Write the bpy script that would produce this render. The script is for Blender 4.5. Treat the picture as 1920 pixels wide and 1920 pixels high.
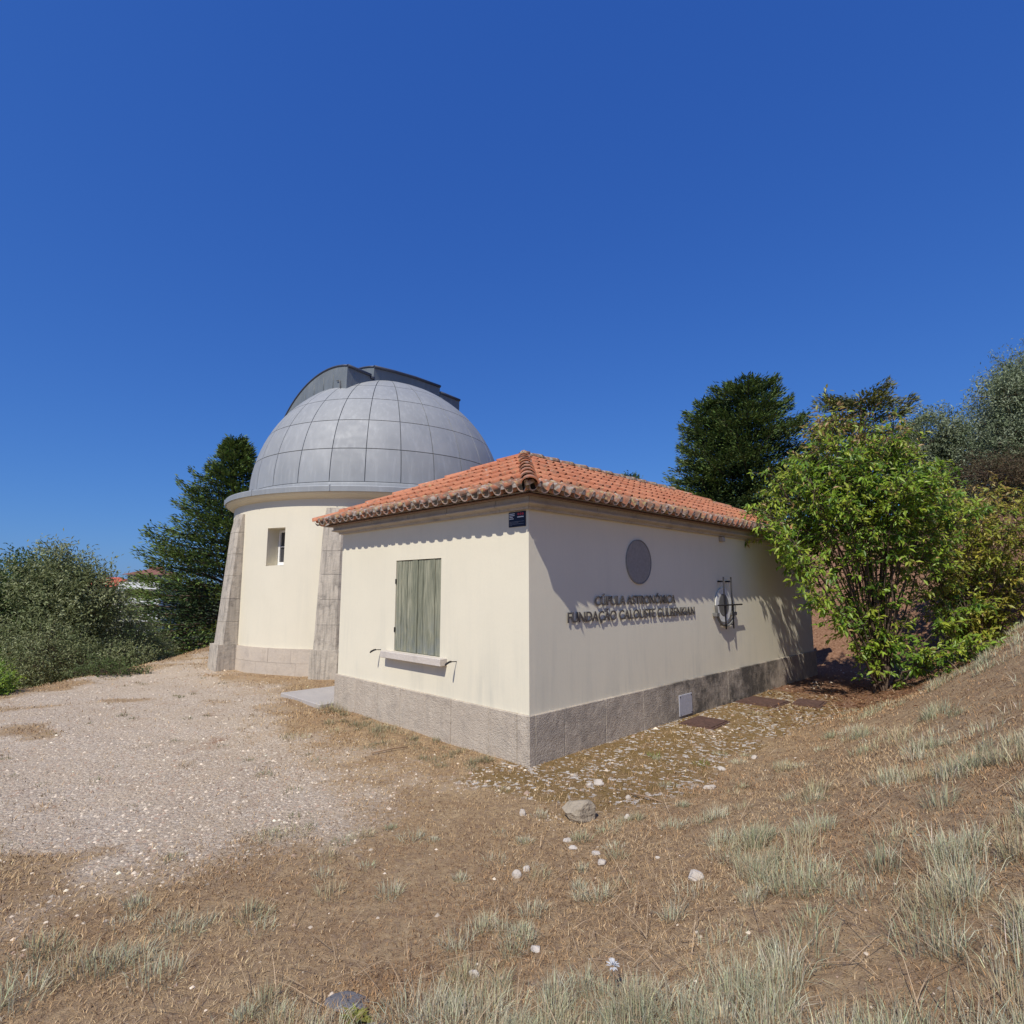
import bpy, bmesh, math, random
import numpy as np
from mathutils import Vector, Matrix

for o in list(bpy.data.objects):
    bpy.data.objects.remove(o)
SC = bpy.context.scene
COL = SC.collection
rng = np.random.default_rng(7)
random.seed(7)
R = math.radians

# ------------------------------------------------------------------ camera
CAM_H = 1.90
cam_d = bpy.data.cameras.new("camera")
cam = bpy.data.objects.new("camera", cam_d)
COL.objects.link(cam)
cam_d.sensor_width = 36.0
cam_d.lens = 1059.0 / 1920.0 * 36.0
cam_d.clip_start = 0.05
cam_d.clip_end = 9000
cam.location = (0, 0, CAM_H)
cam.rotation_euler = (R(90) + math.atan(143.0 / 1059.0), 0, 0)
SC.camera = cam

# annex frame: corner nearest the camera, X along the long wall, Y along the short wall
P0 = Vector((0.19, 6.40, 0.0))
ANG = math.atan2(0.7045, 0.7097)
VX = Vector((math.cos(ANG), math.sin(ANG), 0))
UY = Vector((-math.sin(ANG), math.cos(ANG), 0))

# ------------------------------------------------------------------ sky and sun
LIGHT = (VX * 0.985 + UY * 0.345 + Vector((0, 0, -1.27))).normalized()
TOSUN = -LIGHT
SUN_EL = math.asin(TOSUN.z)
SUN_AZ = math.atan2(TOSUN.x, TOSUN.y)
world = bpy.data.worlds.new("World")
SC.world = world
world.use_nodes = True
wn = world.node_tree
wn.nodes.clear()
sky = wn.nodes.new("ShaderNodeTexSky")
sky.sky_type = 'NISHITA'
sky.sun_disc = False
sky.sun_elevation = SUN_EL
sky.sun_rotation = SUN_AZ
sky.altitude = 0
sky.air_density = 1.0
sky.dust_density = 0.3
sky.ozone_density = 1.0
# the phone's rendering of the blue: one response curve for each channel, the same over the whole sky
sep = wn.nodes.new("ShaderNodeSeparateColor")
cmb = wn.nodes.new("ShaderNodeCombineColor")
wn.links.new(sky.outputs[0], sep.inputs[0])
for i, (gain, gam) in enumerate(((0.238, 0.875), (0.424, 0.71), (0.79, 0.46))):
    m1 = wn.nodes.new("ShaderNodeMath"); m1.operation = 'MULTIPLY'; m1.inputs[1].default_value = 0.1
    m2 = wn.nodes.new("ShaderNodeMath"); m2.operation = 'POWER'; m2.inputs[1].default_value = gam
    m3 = wn.nodes.new("ShaderNodeMath"); m3.operation = 'MULTIPLY'; m3.inputs[1].default_value = gain * 10.0
    wn.links.new(sep.outputs[i], m1.inputs[0]); wn.links.new(m1.outputs[0], m2.inputs[0]); wn.links.new(m2.outputs[0], m3.inputs[0])
    wn.links.new(m3.outputs[0], cmb.inputs[i])
bg = wn.nodes.new("ShaderNodeBackground")
bg.inputs['Strength'].default_value = 0.10
wo = wn.nodes.new("ShaderNodeOutputWorld")
wn.links.new(cmb.outputs[0], bg.inputs['Color'])
wn.links.new(bg.outputs[0], wo.inputs['Surface'])

sun_d = bpy.data.lights.new("sun", 'SUN')
sun_d.energy = 4.4
sun_d.angle = R(0.53)
sun_d.color = (1.0, 0.95, 0.865)
sun = bpy.data.objects.new("sun", sun_d)
COL.objects.link(sun)
sun.location = (-20, -40, 60)
sun.rotation_euler = LIGHT.to_track_quat('-Z', 'Y').to_euler()

vs = SC.view_settings
vs.view_transform = 'Standard'
vs.look = 'None'
vs.exposure = 0.0
vs.gamma = 1.0
vs.use_curve_mapping = False
SC.cycles.max_bounces = 6
SC.cycles.transparent_max_bounces = 8

# ------------------------------------------------------------------ helpers
def tag(o, label=None, cat=None, group=None, kind=None):
    if label: o['label'] = label
    if cat: o['category'] = cat
    if group: o['group'] = group
    if kind: o['kind'] = kind
    return o

def empty(name, loc=(0, 0, 0), rz=0.0, label=None, cat=None, group=None):
    o = bpy.data.objects.new(name, None)
    o.empty_display_size = 0.2
    COL.objects.link(o)
    o.location = loc
    o.rotation_euler = (0, 0, rz)
    return tag(o, label, cat, group)

def link(name, me, mat=None, parent=None, kind=None):
    o = bpy.data.objects.new(name, me)
    COL.objects.link(o)
    if mat is not None and len(me.materials) == 0:
        me.materials.append(mat)
    if parent is not None:
        o.parent = parent
    if kind: o['kind'] = kind
    return o

def from_np(name, V, F, col=None, smooth=False):
    """V (n,3); F (m,k) one polygon size; col (n,3) point colours"""
    V = np.asarray(V, dtype=np.float32); F = np.asarray(F, dtype=np.int32)
    me = bpy.data.meshes.new(name)
    me.vertices.add(len(V)); me.vertices.foreach_set('co', V.ravel())
    k = F.shape[1]
    me.loops.add(F.size); me.loops.foreach_set('vertex_index', F.ravel())
    me.polygons.add(len(F))
    me.polygons.foreach_set('loop_start', np.arange(0, F.size, k, dtype=np.int32))
    me.polygons.foreach_set('loop_total', np.full(len(F), k, dtype=np.int32))
    if smooth:
        me.polygons.foreach_set('use_smooth', np.ones(len(F), dtype=bool))
    me.update(calc_edges=True)
    if col is not None:
        a = me.color_attributes.new('col', 'FLOAT_COLOR', 'POINT')
        c4 = np.ones((len(V), 4), dtype=np.float32); c4[:, :3] = col
        a.data.foreach_set('color', c4.ravel())
    return me

def bm_mesh(name, bm, smooth=False):
    me = bpy.data.meshes.new(name)
    bmesh.ops.recalc_face_normals(bm, faces=bm.faces[:])
    if smooth:
        for f in bm.faces: f.smooth = True
    bm.to_mesh(me); bm.free()
    return me

def bbox(bm, x0, x1, y0, y1, z0, z1, bev=0.0):
    vs_ = [bm.verts.new(c) for c in ((x0, y0, z0), (x1, y0, z0), (x1, y1, z0), (x0, y1, z0), (x0, y0, z1), (x1, y0, z1), (x1, y1, z1), (x0, y1, z1))]
    fs = [bm.faces.new([vs_[i] for i in q]) for q in ((0, 3, 2, 1), (4, 5, 6, 7), (0, 1, 5, 4), (1, 2, 6, 5), (2, 3, 7, 6), (3, 0, 4, 7))]
    if bev > 0:
        es = list({e for f in fs for e in f.edges})
        bmesh.ops.bevel(bm, geom=es, offset=bev, segments=1, affect='EDGES', profile=0.5)
    return vs_

def box_mesh(name, *a, bev=0.0):
    bm = bmesh.new(); bbox(bm, *a, bev=bev)
    return bm_mesh(name, bm)

def prism(bm, bottom, top):
    """closed solid between two equal polygons (lists of 3d points)"""
    a = [bm.verts.new(p) for p in bottom]; b = [bm.verts.new(p) for p in top]
    n = len(a)
    bm.faces.new(a[::-1]); bm.faces.new(b)
    for i in range(n):
        bm.faces.new((a[i], a[(i + 1) % n], b[(i + 1) % n], b[i]))

def tube(bm, path, radii, sides=7, cap=True):
    path = [Vector(p) for p in path]
    rings = []
    ref = Vector((0.31, 0.77, 0.55)).normalized()
    for i, p in enumerate(path):
        d = (path[min(i + 1, len(path) - 1)] - path[max(i - 1, 0)])
        if d.length < 1e-9: d = Vector((0, 0, 1))
        d.normalize()
        x = d.cross(ref)
        if x.length < 1e-3: x = d.cross(Vector((1, 0, 0)))
        x.normalize(); y = d.cross(x)
        rr = radii[i]
        rings.append([bm.verts.new(p + (x * math.cos(t) + y * math.sin(t)) * rr) for t in [2 * math.pi * k / sides for k in range(sides)]])
    for a, b in zip(rings, rings[1:]):
        for k in range(sides):
            f = bm.faces.new((a[k], a[(k + 1) % sides], b[(k + 1) % sides], b[k])); f.smooth = True
    if cap:
        bm.faces.new(rings[0][::-1]); bm.faces.new(rings[-1])

def revolve(bm, prof, n, a0=0.0, a1=2 * math.pi, close=True, center=(0, 0)):
    rows = []
    m = n if close else n + 1
    for i in range(m):
        a = a0 + (a1 - a0) * i / n
        rows.append([bm.verts.new((center[0] + r * math.cos(a), center[1] + r * math.sin(a), z)) for r, z in prof])
    for i in range(n):
        A, B = rows[i], rows[(i + 1) % m]
        for k in range(len(prof) - 1):
            bm.faces.new((A[k], B[k], B[k + 1], A[k + 1]))
    return rows

# ------------------------------------------------------------------ materials
def new_mat(name):
    m = bpy.data.materials.new(name); m.use_nodes = True
    nt = m.node_tree; nt.nodes.clear()
    out = nt.nodes.new('ShaderNodeOutputMaterial')
    return m, nt, out

class NT:
    def __init__(s, name):
        s.m, s.nt, s.out = new_mat(name)
        s.tc = s.nt.nodes.new('ShaderNodeTexCoord')
    def n(s, t, **kw):
        nd = s.nt.nodes.new(t)
        for k, v in kw.items():
            setattr(nd, k, v)
        return nd
    def l(s, a, b): s.nt.links.new(a, b)
    def coord(s, kind='Object', scale=(1, 1, 1), rot=(0, 0, 0), loc=(0, 0, 0)):
        mp = s.n('ShaderNodeMapping')
        mp.inputs['Scale'].default_value = scale
        mp.inputs['Rotation'].default_value = rot
        mp.inputs['Location'].default_value = loc
        s.l(s.tc.outputs[kind], mp.inputs['Vector'])
        return mp.outputs[0]
    def noise(s, vec, scale, detail=4, rough=0.55, dist=0.0):
        nd = s.n('ShaderNodeTexNoise')
        nd.inputs['Scale'].default_value = scale
        nd.inputs['Detail'].default_value = detail
        nd.inputs['Roughness'].default_value = rough
        nd.inputs['Distortion'].default_value = dist
        s.l(vec, nd.inputs['Vector'])
        return nd.outputs['Fac']
    def voro(s, vec, scale, out='Distance', feature='F1', rand=1.0):
        nd = s.n('ShaderNodeTexVoronoi', feature=feature)
        nd.inputs['Scale'].default_value = scale
        nd.inputs['Randomness'].default_value = rand
        s.l(vec, nd.inputs['Vector'])
        return nd.outputs[out]
    def ramp(s, fac, a, b, lo=0.0, hi=1.0):
        nd = s.n('ShaderNodeMapRange')
        nd.inputs['From Min'].default_value = a; nd.inputs['From Max'].default_value = b
        nd.inputs['To Min'].default_value = lo; nd.inputs['To Max'].default_value = hi
        s.l(fac, nd.inputs['Value'])
        return nd.outputs[0]
    def math(s, op, a, b=None, c=None):
        nd = s.n('ShaderNodeMath', operation=op)
        for i, v in enumerate((a, b, c)):
            if v is None: continue
            if isinstance(v, (int, float)): nd.inputs[i].default_value = v
            else: s.l(v, nd.inputs[i])
        return nd.outputs[0]
    def mix(s, fac, a, b, mode='MIX'):
        nd = s.n('ShaderNodeMix', data_type='RGBA', blend_type=mode)
        if isinstance(fac, (int, float)): nd.inputs['Factor'].default_value = fac
        else: s.l(fac, nd.inputs['Factor'])
        for k, v in (('A', a), ('B', b)):
            sock = [i for i in nd.inputs if i.name == k and i.type == 'RGBA'][0]
            if isinstance(v, (tuple, list)): sock.default_value = (*v[:3], 1)
            else: s.l(v, sock)
        return [o for o in nd.outputs if o.type == 'RGBA'][0]
    def xyz(s, vec):
        nd = s.n('ShaderNodeSeparateXYZ'); s.l(vec, nd.inputs[0]); return nd.outputs
    def attr(s, name):
        nd = s.n('ShaderNodeAttribute', attribute_name=name); return nd
    def rand(s):
        return s.n('ShaderNodeObjectInfo').outputs['Random']
    def bump(s, h, strength=0.3, dist=0.02):
        nd = s.n('ShaderNodeBump')
        nd.inputs['Strength'].default_value = strength
        nd.inputs['Distance'].default_value = dist
        s.l(h, nd.inputs['Height'])
        return nd.outputs[0]
    def finish(s, col, rough=0.8, metal=0.0, normal=None, spec=0.3, transl=0.0):
        p = s.n('ShaderNodeBsdfPrincipled')
        if isinstance(col, (tuple, list)): p.inputs['Base Color'].default_value = (*col[:3], 1)
        else: s.l(col, p.inputs['Base Color'])
        if isinstance(rough, (int, float)): p.inputs['Roughness'].default_value = rough
        else: s.l(rough, p.inputs['Roughness'])
        if isinstance(metal, (int, float)): p.inputs['Metallic'].default_value = metal
        else: s.l(metal, p.inputs['Metallic'])
        p.inputs['Specular IOR Level'].default_value = spec
        if normal is not None: s.l(normal, p.inputs['Normal'])
        if transl > 0:
            t = s.n('ShaderNodeBsdfTranslucent')
            if isinstance(col, (tuple, list)): t.inputs['Color'].default_value = (*col[:3], 1)
            else: s.l(col, t.inputs['Color'])
            mx = s.n('ShaderNodeMixShader'); mx.inputs[0].default_value = transl
            s.l(p.outputs[0], mx.inputs[1]); s.l(t.outputs[0], mx.inputs[2])
            s.l(mx.outputs[0], s.out.inputs['Surface'])
        else:
            s.l(p.outputs[0], s.out.inputs['Surface'])
        return s.m

def plaster_mat(name, base, dirt, stain_low=0.55, stain_hi=1.7, amount=0.5):
    s = NT(name)
    v = s.coord()
    big = s.noise(v, 0.7, 4)
    c = s.mix(s.ramp(big, 0.3, 0.7), base, tuple(x * 0.93 for x in base))
    fine = s.noise(v, 30, 3)
    c = s.mix(s.ramp(fine, 0.25, 0.75, 0, 0.25), c, tuple(x * 0.88 for x in base))
    streak = s.noise(s.coord(scale=(6, 6, 0.35)), 1.3, 7, 0.75, 0.5)
    z = s.xyz(s.tc.outputs['Object'])[2]
    low = s.ramp(z, stain_low, stain_hi, 1.0, 0.0)
    area = s.ramp(s.noise(v, 0.9, 3), 0.40, 0.60)
    soft = s.math('ADD', s.math('MULTIPLY', streak, 0.55), s.math('MULTIPLY', s.noise(s.coord(scale=(2.2, 2.2, 0.8)), 1.0, 5, 0.6), 0.45))
    k = s.math('MULTIPLY', s.math('MULTIPLY', s.ramp(soft, 0.45, 0.68), low), area)
    c = s.mix(s.math('MULTIPLY', k, amount), c, dirt)
    # faint runs further up
    k2 = s.math('MULTIPLY', s.ramp(soft, 0.5, 0.72), 0.14)
    c = s.mix(k2, c, dirt)
    spots = s.ramp(s.voro(v, 2.3), 0.0, 0.02, 0.3, 0.0)
    c = s.mix(spots, c, dirt)
    n = s.bump(s.math('ADD', s.math('MULTIPLY', fine, 0.5), s.noise(v, 6, 3)), 0.12, 0.012)
    return s.finish(c, 0.9, 0, n, 0.15)

def stone_mat(name, a, b, dark, mould=0.35, grain=55, bump=0.35, extra=None, streaky=0.0):
    s = NT(name)
    v = s.coord()
    r = s.rand()
    sh = s.n('ShaderNodeVectorMath', operation='ADD')
    cmb = s.n('ShaderNodeCombineXYZ')
    s.l(s.math('MULTIPLY', r, 37.0), cmb.inputs[0])
    s.l(s.math('MULTIPLY', r, 11.0), cmb.inputs[2])
    s.l(v, sh.inputs[0]); s.l(cmb.outputs[0], sh.inputs[1])
    vv = sh.outputs[0]
    c = s.mix(s.ramp(s.noise(vv, 2.6, 5), 0.3, 0.7), a, b)
    c = s.mix(s.ramp(r, 0, 1, 0.0, 0.22), c, tuple(x * 0.78 for x in a))
    g = s.noise(v, grain, 3, 0.6)
    c = s.mix(s.ramp(g, 0.35, 0.75, 0.0, 0.35), c, tuple(x * 0.62 for x in a))
    m = s.ramp(s.noise(vv, 4.5, 6, 0.7), 0.52, 0.72, 0, mould)
    c = s.mix(m, c, dark)
    if streaky > 0:
        st = s.noise(s.coord(scale=(14, 14, 0.8)), 1.5, 5, 0.65)
        c = s.mix(s.ramp(st, 0.45, 0.7, 0, streaky), c, dark)
    if extra: c = extra(s, c)
    n = s.bump(s.math('ADD', g, s.noise(v, 14, 4)), bump, 0.02)
    return s.finish(c, 0.92, 0, n, 0.15)

M = {}
M['plaster'] = plaster_mat('plaster', (0.775, 0.715, 0.555), (0.42, 0.42, 0.36))
M['tower_plaster'] = plaster_mat('tower_plaster', (0.755, 0.692, 0.54), (0.45, 0.43, 0.36), 0.6, 1.2, 0.25)

def black_mould(s, c):
    o = s.xyz(s.tc.outputs['Object'])
    side = s.ramp(o[1], 0.0, 0.02, 1.0, 0.0)
    g = s.math('MULTIPLY', s.ramp(o[0], 2.2, 3.4), s.ramp(o[0], 6.4, 7.6, 1.0, 0.0))
    n = s.ramp(s.noise(s.coord(), 1.5, 7, 0.75), 0.36, 0.54)
    c = s.mix(s.math('MULTIPLY', s.math('MULTIPLY', side, 0.35), s.ramp(s.noise(s.coord(), 9, 5), 0.3, 0.7)), c, (0.12, 0.11, 0.11))
    return s.mix(s.math('MULTIPLY', s.math('MULTIPLY', g, n), s.math('MULTIPLY', side, 0.82)), c, (0.035, 0.034, 0.034))
M['plinth'] = stone_mat('plinth_stone', (0.53, 0.45, 0.355), (0.62, 0.54, 0.43), (0.24, 0.21, 0.18), 0.45, 60, 0.8, black_mould, 0.22)
M['tower_plinth'] = stone_mat('tower_plinth_stone', (0.55, 0.475, 0.39), (0.62, 0.53, 0.42), (0.30, 0.25, 0.20), 0.45, 50, 0.4)
M['buttress'] = stone_mat('buttress_stone', (0.50, 0.44, 0.36), (0.60, 0.53, 0.43), (0.12, 0.11, 0.10), 0.65, 45, 0.5, None, 0.6)
M['cornice'] = stone_mat('cornice_stone', (0.44, 0.39, 0.33), (0.52, 0.46, 0.38), (0.18, 0.15, 0.12), 0.5, 45, 0.35)
M['sill'] = stone_mat('sill_stone', (0.58, 0.52, 0.45), (0.64, 0.575, 0.50), (0.3, 0.28, 0.26), 0.35, 45, 0.25)
M['mortar'] = stone_mat('mortar', (0.50, 0.45, 0.38), (0.44, 0.39, 0.33), (0.25, 0.22, 0.2), 0.4, 60, 0.3)
M['lime'] = stone_mat('lime_mortar', (0.66, 0.60, 0.52), (0.56, 0.50, 0.43), (0.16, 0.14, 0.12), 0.5, 60, 0.3)
M['slab'] = stone_mat('concrete_slab', (0.43, 0.395, 0.36), (0.48, 0.44, 0.395), (0.27, 0.25, 0.24), 0.3, 40, 0.15)
M['limestone'] = stone_mat('limestone', (0.52, 0.45, 0.37), (0.62, 0.56, 0.48), (0.26, 0.21, 0.16), 0.5, 30, 0.5)
M['rock'] = stone_mat('field_rock', (0.36, 0.30, 0.22), (0.44, 0.37, 0.27), (0.14, 0.12, 0.09), 0.55, 28, 0.7)
M['slate'] = stone_mat('dark_paving', (0.13, 0.13, 0.14), (0.19, 0.18, 0.18), (0.07, 0.07, 0.07), 0.4, 40, 0.4)

def tile_mat(name, lichen):
    s = NT(name)
    v = s.tc.outputs['Object']
    r = s.rand()
    gen = s.n('ShaderNodeNewGeometry').outputs['Position']
    c = s.mix(s.ramp(r, 0, 1), (0.41, 0.13, 0.065), (0.57, 0.235, 0.13))
    c = s.mix(s.ramp(s.noise(gen, 1.2, 4), 0.35, 0.7, 0, 0.5), c, (0.56, 0.26, 0.14))
    c = s.mix(s.ramp(s.noise(gen, 22, 4), 0.42, 0.75, 0, 0.6), c, (0.33, 0.115, 0.06))
    # lichen, black and yellow crust
    l = s.noise(gen, 9, 6, 0.7)
    c = s.mix(s.ramp(l, 0.57 - lichen * 0.19, 0.72 - lichen * 0.15, 0, 0.75), c, (0.13, 0.115, 0.09))
    y = s.noise(gen, 14, 4, 0.6, 0.4)
    c = s.mix(s.ramp(y, 0.66 - lichen * 0.12, 0.72 - lichen * 0.08, 0, 0.7), c, (0.45, 0.38, 0.17))
    g = s.noise(gen, 11, 4, 0.6, 0.2)
    c = s.mix(s.ramp(g, 0.68 - lichen * 0.14, 0.75 - lichen * 0.1, 0, 0.7), c, (0.48, 0.45, 0.40))
    if name == 'eave_tile':      # eave tile channels go near black towards the eave, lime whitens the lips
        o = s.xyz(v)
        ch = s.math('MULTIPLY', s.ramp(o[2], 0.030, 0.004), s.ramp(o[1], 0.26, 0.38, 1.0, 0.0))
        up = s.math('GREATER_THAN', s.xyz(s.n('ShaderNodeNewGeometry').outputs['Normal'])[2], 0.004)
        ch = s.math('MULTIPLY', ch, s.ramp(o[1], 0.004, 0.012))
        c = s.mix(s.math('MULTIPLY', s.math('MULTIPLY', ch, up), 0.95), c, (0.02, 0.017, 0.014))
        c = s.mix(s.math('MULTIPLY', s.ramp(o[1], 0.004, 0.0015), 0.75), c, (0.50, 0.42, 0.36))
    n = s.bump(s.noise(gen, 60, 3), 0.2, 0.006)
    return s.finish(c, 0.85, 0, n, 0.2)
M['tile'] = tile_mat('roof_tile', 0.22)
M['tile_eave'] = tile_mat('eave_tile', 1.0)
M['tile_ridge'] = tile_mat('hip_cover', 0.7)
M['tile_crust'] = tile_mat('ridge_cover', 1.25)

def zinc_mat(name, a, b, metal=0.25, rough=0.5):
    s = NT(name)
    gen = s.n('ShaderNodeNewGeometry').outputs['Position']
    r = s.rand()
    c = s.mix(s.ramp(s.noise(gen, 1.3, 4), 0.3, 0.7), a, b)
    c = s.mix(s.ramp(r, 0, 1, 0, 0.35), c, tuple(x * 0.8 for x in a))
    mp = s.n('ShaderNodeMapping'); mp.inputs['Scale'].default_value = (7, 7, 0.9)
    s.l(gen, mp.inputs[0])
    st = s.noise(mp.outputs[0], 1.5, 5, 0.6)
    c = s.mix(s.ramp(st, 0.5, 0.75, 0, 0.4), c, tuple(min(1, x * 1.35) for x in b))
    rg = s.math('ADD', s.ramp(s.noise(gen, 5, 4), 0.3, 0.7, rough - 0.07, rough + 0.1), s.ramp(r, 0, 1, -0.04, 0.05))
    n = s.bump(s.noise(gen, 2.2, 3), 0.10, 0.02)
    return s.finish(c, rg, metal, n, 0.5)
M['zinc'] = zinc_mat('zinc_panel', (0.285, 0.295, 0.30), (0.345, 0.352, 0.35), 0.12, 0.62)
M['zinc_dark'] = zinc_mat('zinc_seam', (0.10, 0.105, 0.11), (0.13, 0.135, 0.14), 0.3, 0.6)
M['zinc_hood'] = zinc_mat('zinc_hood', (0.17, 0.19, 0.195), (0.22, 0.24, 0.24), 0.2, 0.55)
M['zinc_edge'] = zinc_mat('zinc_edge', (0.06, 0.07, 0.10), (0.09, 0.10, 0.13), 0.3, 0.5)
M['zinc_rim'] = zinc_mat('zinc_rim', (0.30, 0.315, 0.32), (0.36, 0.37, 0.37), 0.2, 0.55)

def simple(name, col, rough=0.7, metal=0.0, var=0.15, sc=20, bump=0.1, spec=0.3):
    s = NT(name)
    v = s.coord()
    nz = s.noise(v, sc, 4)
    c = s.mix(s.ramp(nz, 0.3, 0.7), tuple(x * (1 - var) for x in col), tuple(min(1, x * (1 + var)) for x in col))
    return s.finish(c, rough, metal, s.bump(nz, bump, 0.01), spec)
M['iron'] = simple('dark_iron', (0.028, 0.026, 0.027), 0.55, 0.4)
M['steel'] = simple('brushed_lettering', (0.12, 0.11, 0.105), 0.5, 0.3)
M['white_paint'] = simple('white_paint', (0.80, 0.79, 0.76), 0.5, 0, 0.05)
M['rust'] = simple('rusty_iron', (0.10, 0.056, 0.042), 0.85, 0.0, 0.35, 25, 0.3)
M['disc'] = simple('grey_disc', (0.30, 0.28, 0.25), 0.75, 0, 0.1, 30)
M['dial_white'] = simple('dial_enamel', (0.70, 0.69, 0.64), 0.5, 0, 0.06)
M['dial_grey'] = simple('dial_grey', (0.17, 0.165, 0.155), 0.6, 0.2, 0.1)
M['navy'] = simple('navy_plate', (0.008, 0.010, 0.028), 0.4, 0, 0.1)
M['print_white'] = simple('white_print', (0.75, 0.76, 0.78), 0.6, 0, 0.03)
M['print_grey'] = simple('grey_print', (0.22, 0.23, 0.28), 0.6, 0, 0.03)
M['print_red'] = simple('red_print', (0.62, 0.06, 0.08), 0.6, 0, 0.03)
M['dark_void'] = simple('dark_room', (0.03, 0.03, 0.03), 0.9)
M['plaque'] = simple('pale_plaque', (0.40, 0.40, 0.43), 0.6, 0, 0.12, 40)
M['deck'] = simple('roof_deck', (0.16, 0.09, 0.06), 0.9)

def wood_mat():
    s = NT('green_weathered_board')
    r = s.rand()
    v = s.coord(scale=(1, 1, 1))
    cmb = s.n('ShaderNodeCombineXYZ'); s.l(s.math('MULTIPLY', r, 50.0), cmb.inputs[0]); s.l(s.math('MULTIPLY', r, 17.0), cmb.inputs[1])
    ad = s.n('ShaderNodeVectorMath', operation='ADD'); s.l(v, ad.inputs[0]); s.l(cmb.outputs[0], ad.inputs[1])
    mp = s.n('ShaderNodeMapping'); mp.inputs['Scale'].default_value = (28, 28, 1.6); s.l(ad.outputs[0], mp.inputs[0])
    g = s.noise(mp.outputs[0], 1.6, 6, 0.65, 0.6)
    c = s.mix(s.ramp(r, 0, 1), (0.28, 0.28, 0.195), (0.40, 0.385, 0.275))
    c = s.mix(s.ramp(g, 0.36, 0.62, 0, 0.85), c, (0.11, 0.12, 0.085))
    z = s.xyz(s.tc.outputs['Object'])[2]
    low = s.ramp(z, 1.0, 1.7, 1.0, 0.0)
    pat = s.math('MULTIPLY', low, s.ramp(s.noise(ad.outputs[0], 5, 5, 0.65), 0.42, 0.65))
    c = s.mix(s.math('MULTIPLY', pat, 0.6), c, (0.17, 0.19, 0.20))
    k = s.ramp(s.voro(ad.outputs[0], 3.2), 0.0, 0.05, 0.7, 0.0)
    c = s.mix(k, c, (0.44, 0.45, 0.40))
    return s.finish(c, 0.8, 0, s.bump(g, 0.4, 0.01), 0.2)
M['board'] = wood_mat()

def glass_mat():
    s = NT('window_glass')
    return s.finish((0.05, 0.05, 0.055), 0.06, 0, None, 0.6)
M['glass'] = glass_mat()

def leaf_mat(name, transl=0.3, rough=0.5, spec=0.35, var=0.25):
    s = NT(name)
    a = s.attr('col').outputs['Color']
    gen = s.n('ShaderNodeNewGeometry').outputs['Position']
    c = s.mix(s.ramp(s.noise(gen, 3, 3), 0.3, 0.7, 0, var), a, (0.02, 0.025, 0.008))
    return s.finish(c, rough, 0, None, spec, transl)
M['leaf'] = leaf_mat('leaf', 0.42, 0.40, 0.45, 0.10)
M['leaf_matte'] = leaf_mat('leaf_matte', 0.3, 0.6, 0.25, 0.2)
M['needle'] = leaf_mat('needle', 0.12, 0.6, 0.2, 0.3)
M['blade'] = leaf_mat('grass_blade', 0.2, 0.75, 0.15, 0.05)
M['bark'] = stone_mat('bark', (0.12, 0.085, 0.062), (0.17, 0.12, 0.09), (0.05, 0.04, 0.03), 0.5, 40, 0.8)
M['bark_pale'] = stone_mat('bark_pale', (0.23, 0.16, 0.12), (0.30, 0.21, 0.155), (0.10, 0.07, 0.05), 0.5, 40, 0.8)
M['straw'] = simple('straw_stick', (0.30, 0.20, 0.12), 0.8)

# ------------------------------------------------------------------ terrain
def sstep(a, b, x):
    t = np.clip((x - a) / (b - a), 0, 1); return t * t * (3 - 2 * t)
def terrain(x, y, rough=True):
    x = np.asarray(x, dtype=np.float64); y = np.asarray(y, dtype=np.float64)
    rx, ry = x - P0.x, y - P0.y
    v = rx * VX.x + ry * VX.y
    w = -(rx * UY.x + ry * UY.y)
    t = np.maximum(w - 1.35 - 0.1 * np.sin(v * 1.3), 0)
    k = np.interp(v, [-30, -12, -4.6, 4.0, 12], [0.02, 0.03, 0.052, 0.30, 0.34])
    zb = k * np.where(t < 3.6, t ** 1.6, 3.6 ** 1.6 + (t - 3.6) * 0.9)
    # the cut bank behind the far end of the annex
    tv = np.maximum(v - 11.3, 0) * sstep(9.0, 3.0, -w)
    zv = 2.7 * (1 - np.exp(-(tv / 2.0) ** 1.3)) + 0.19 * tv
    z = zb + zv
    z = 9.5 * np.tanh(z / 9.5)
    # the plateau edge on the left
    e = np.maximum(-(x + 9.7 + 0.5 * np.sin(y * 0.35)), 0)
    z = z - 9.0 * (1 - np.exp(-(e ** 1.3) * 0.045))
    # far ground runs level
    r = np.hypot(x, y)
    f = sstep(60, 200, r)
    z = z * (1 - f) + f * (-9.0)
    if rough:
        flat = np.clip((np.abs(w - 0.5) + 0.4) / 3, 0.25, 1)
        z = z + (0.018 * np.sin(2.3 * x + 1.1 * np.sin(1.7 * y)) * np.sin(2.9 * y + 0.7 * np.sin(2.1 * x))
                 + 0.007 * np.sin(7.1 * x + 2 * np.sin(3.3 * y)) * np.sin(6.3 * y + 1.0)) * flat
    return z
def tz(x, y): return float(terrain(x, y))

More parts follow.
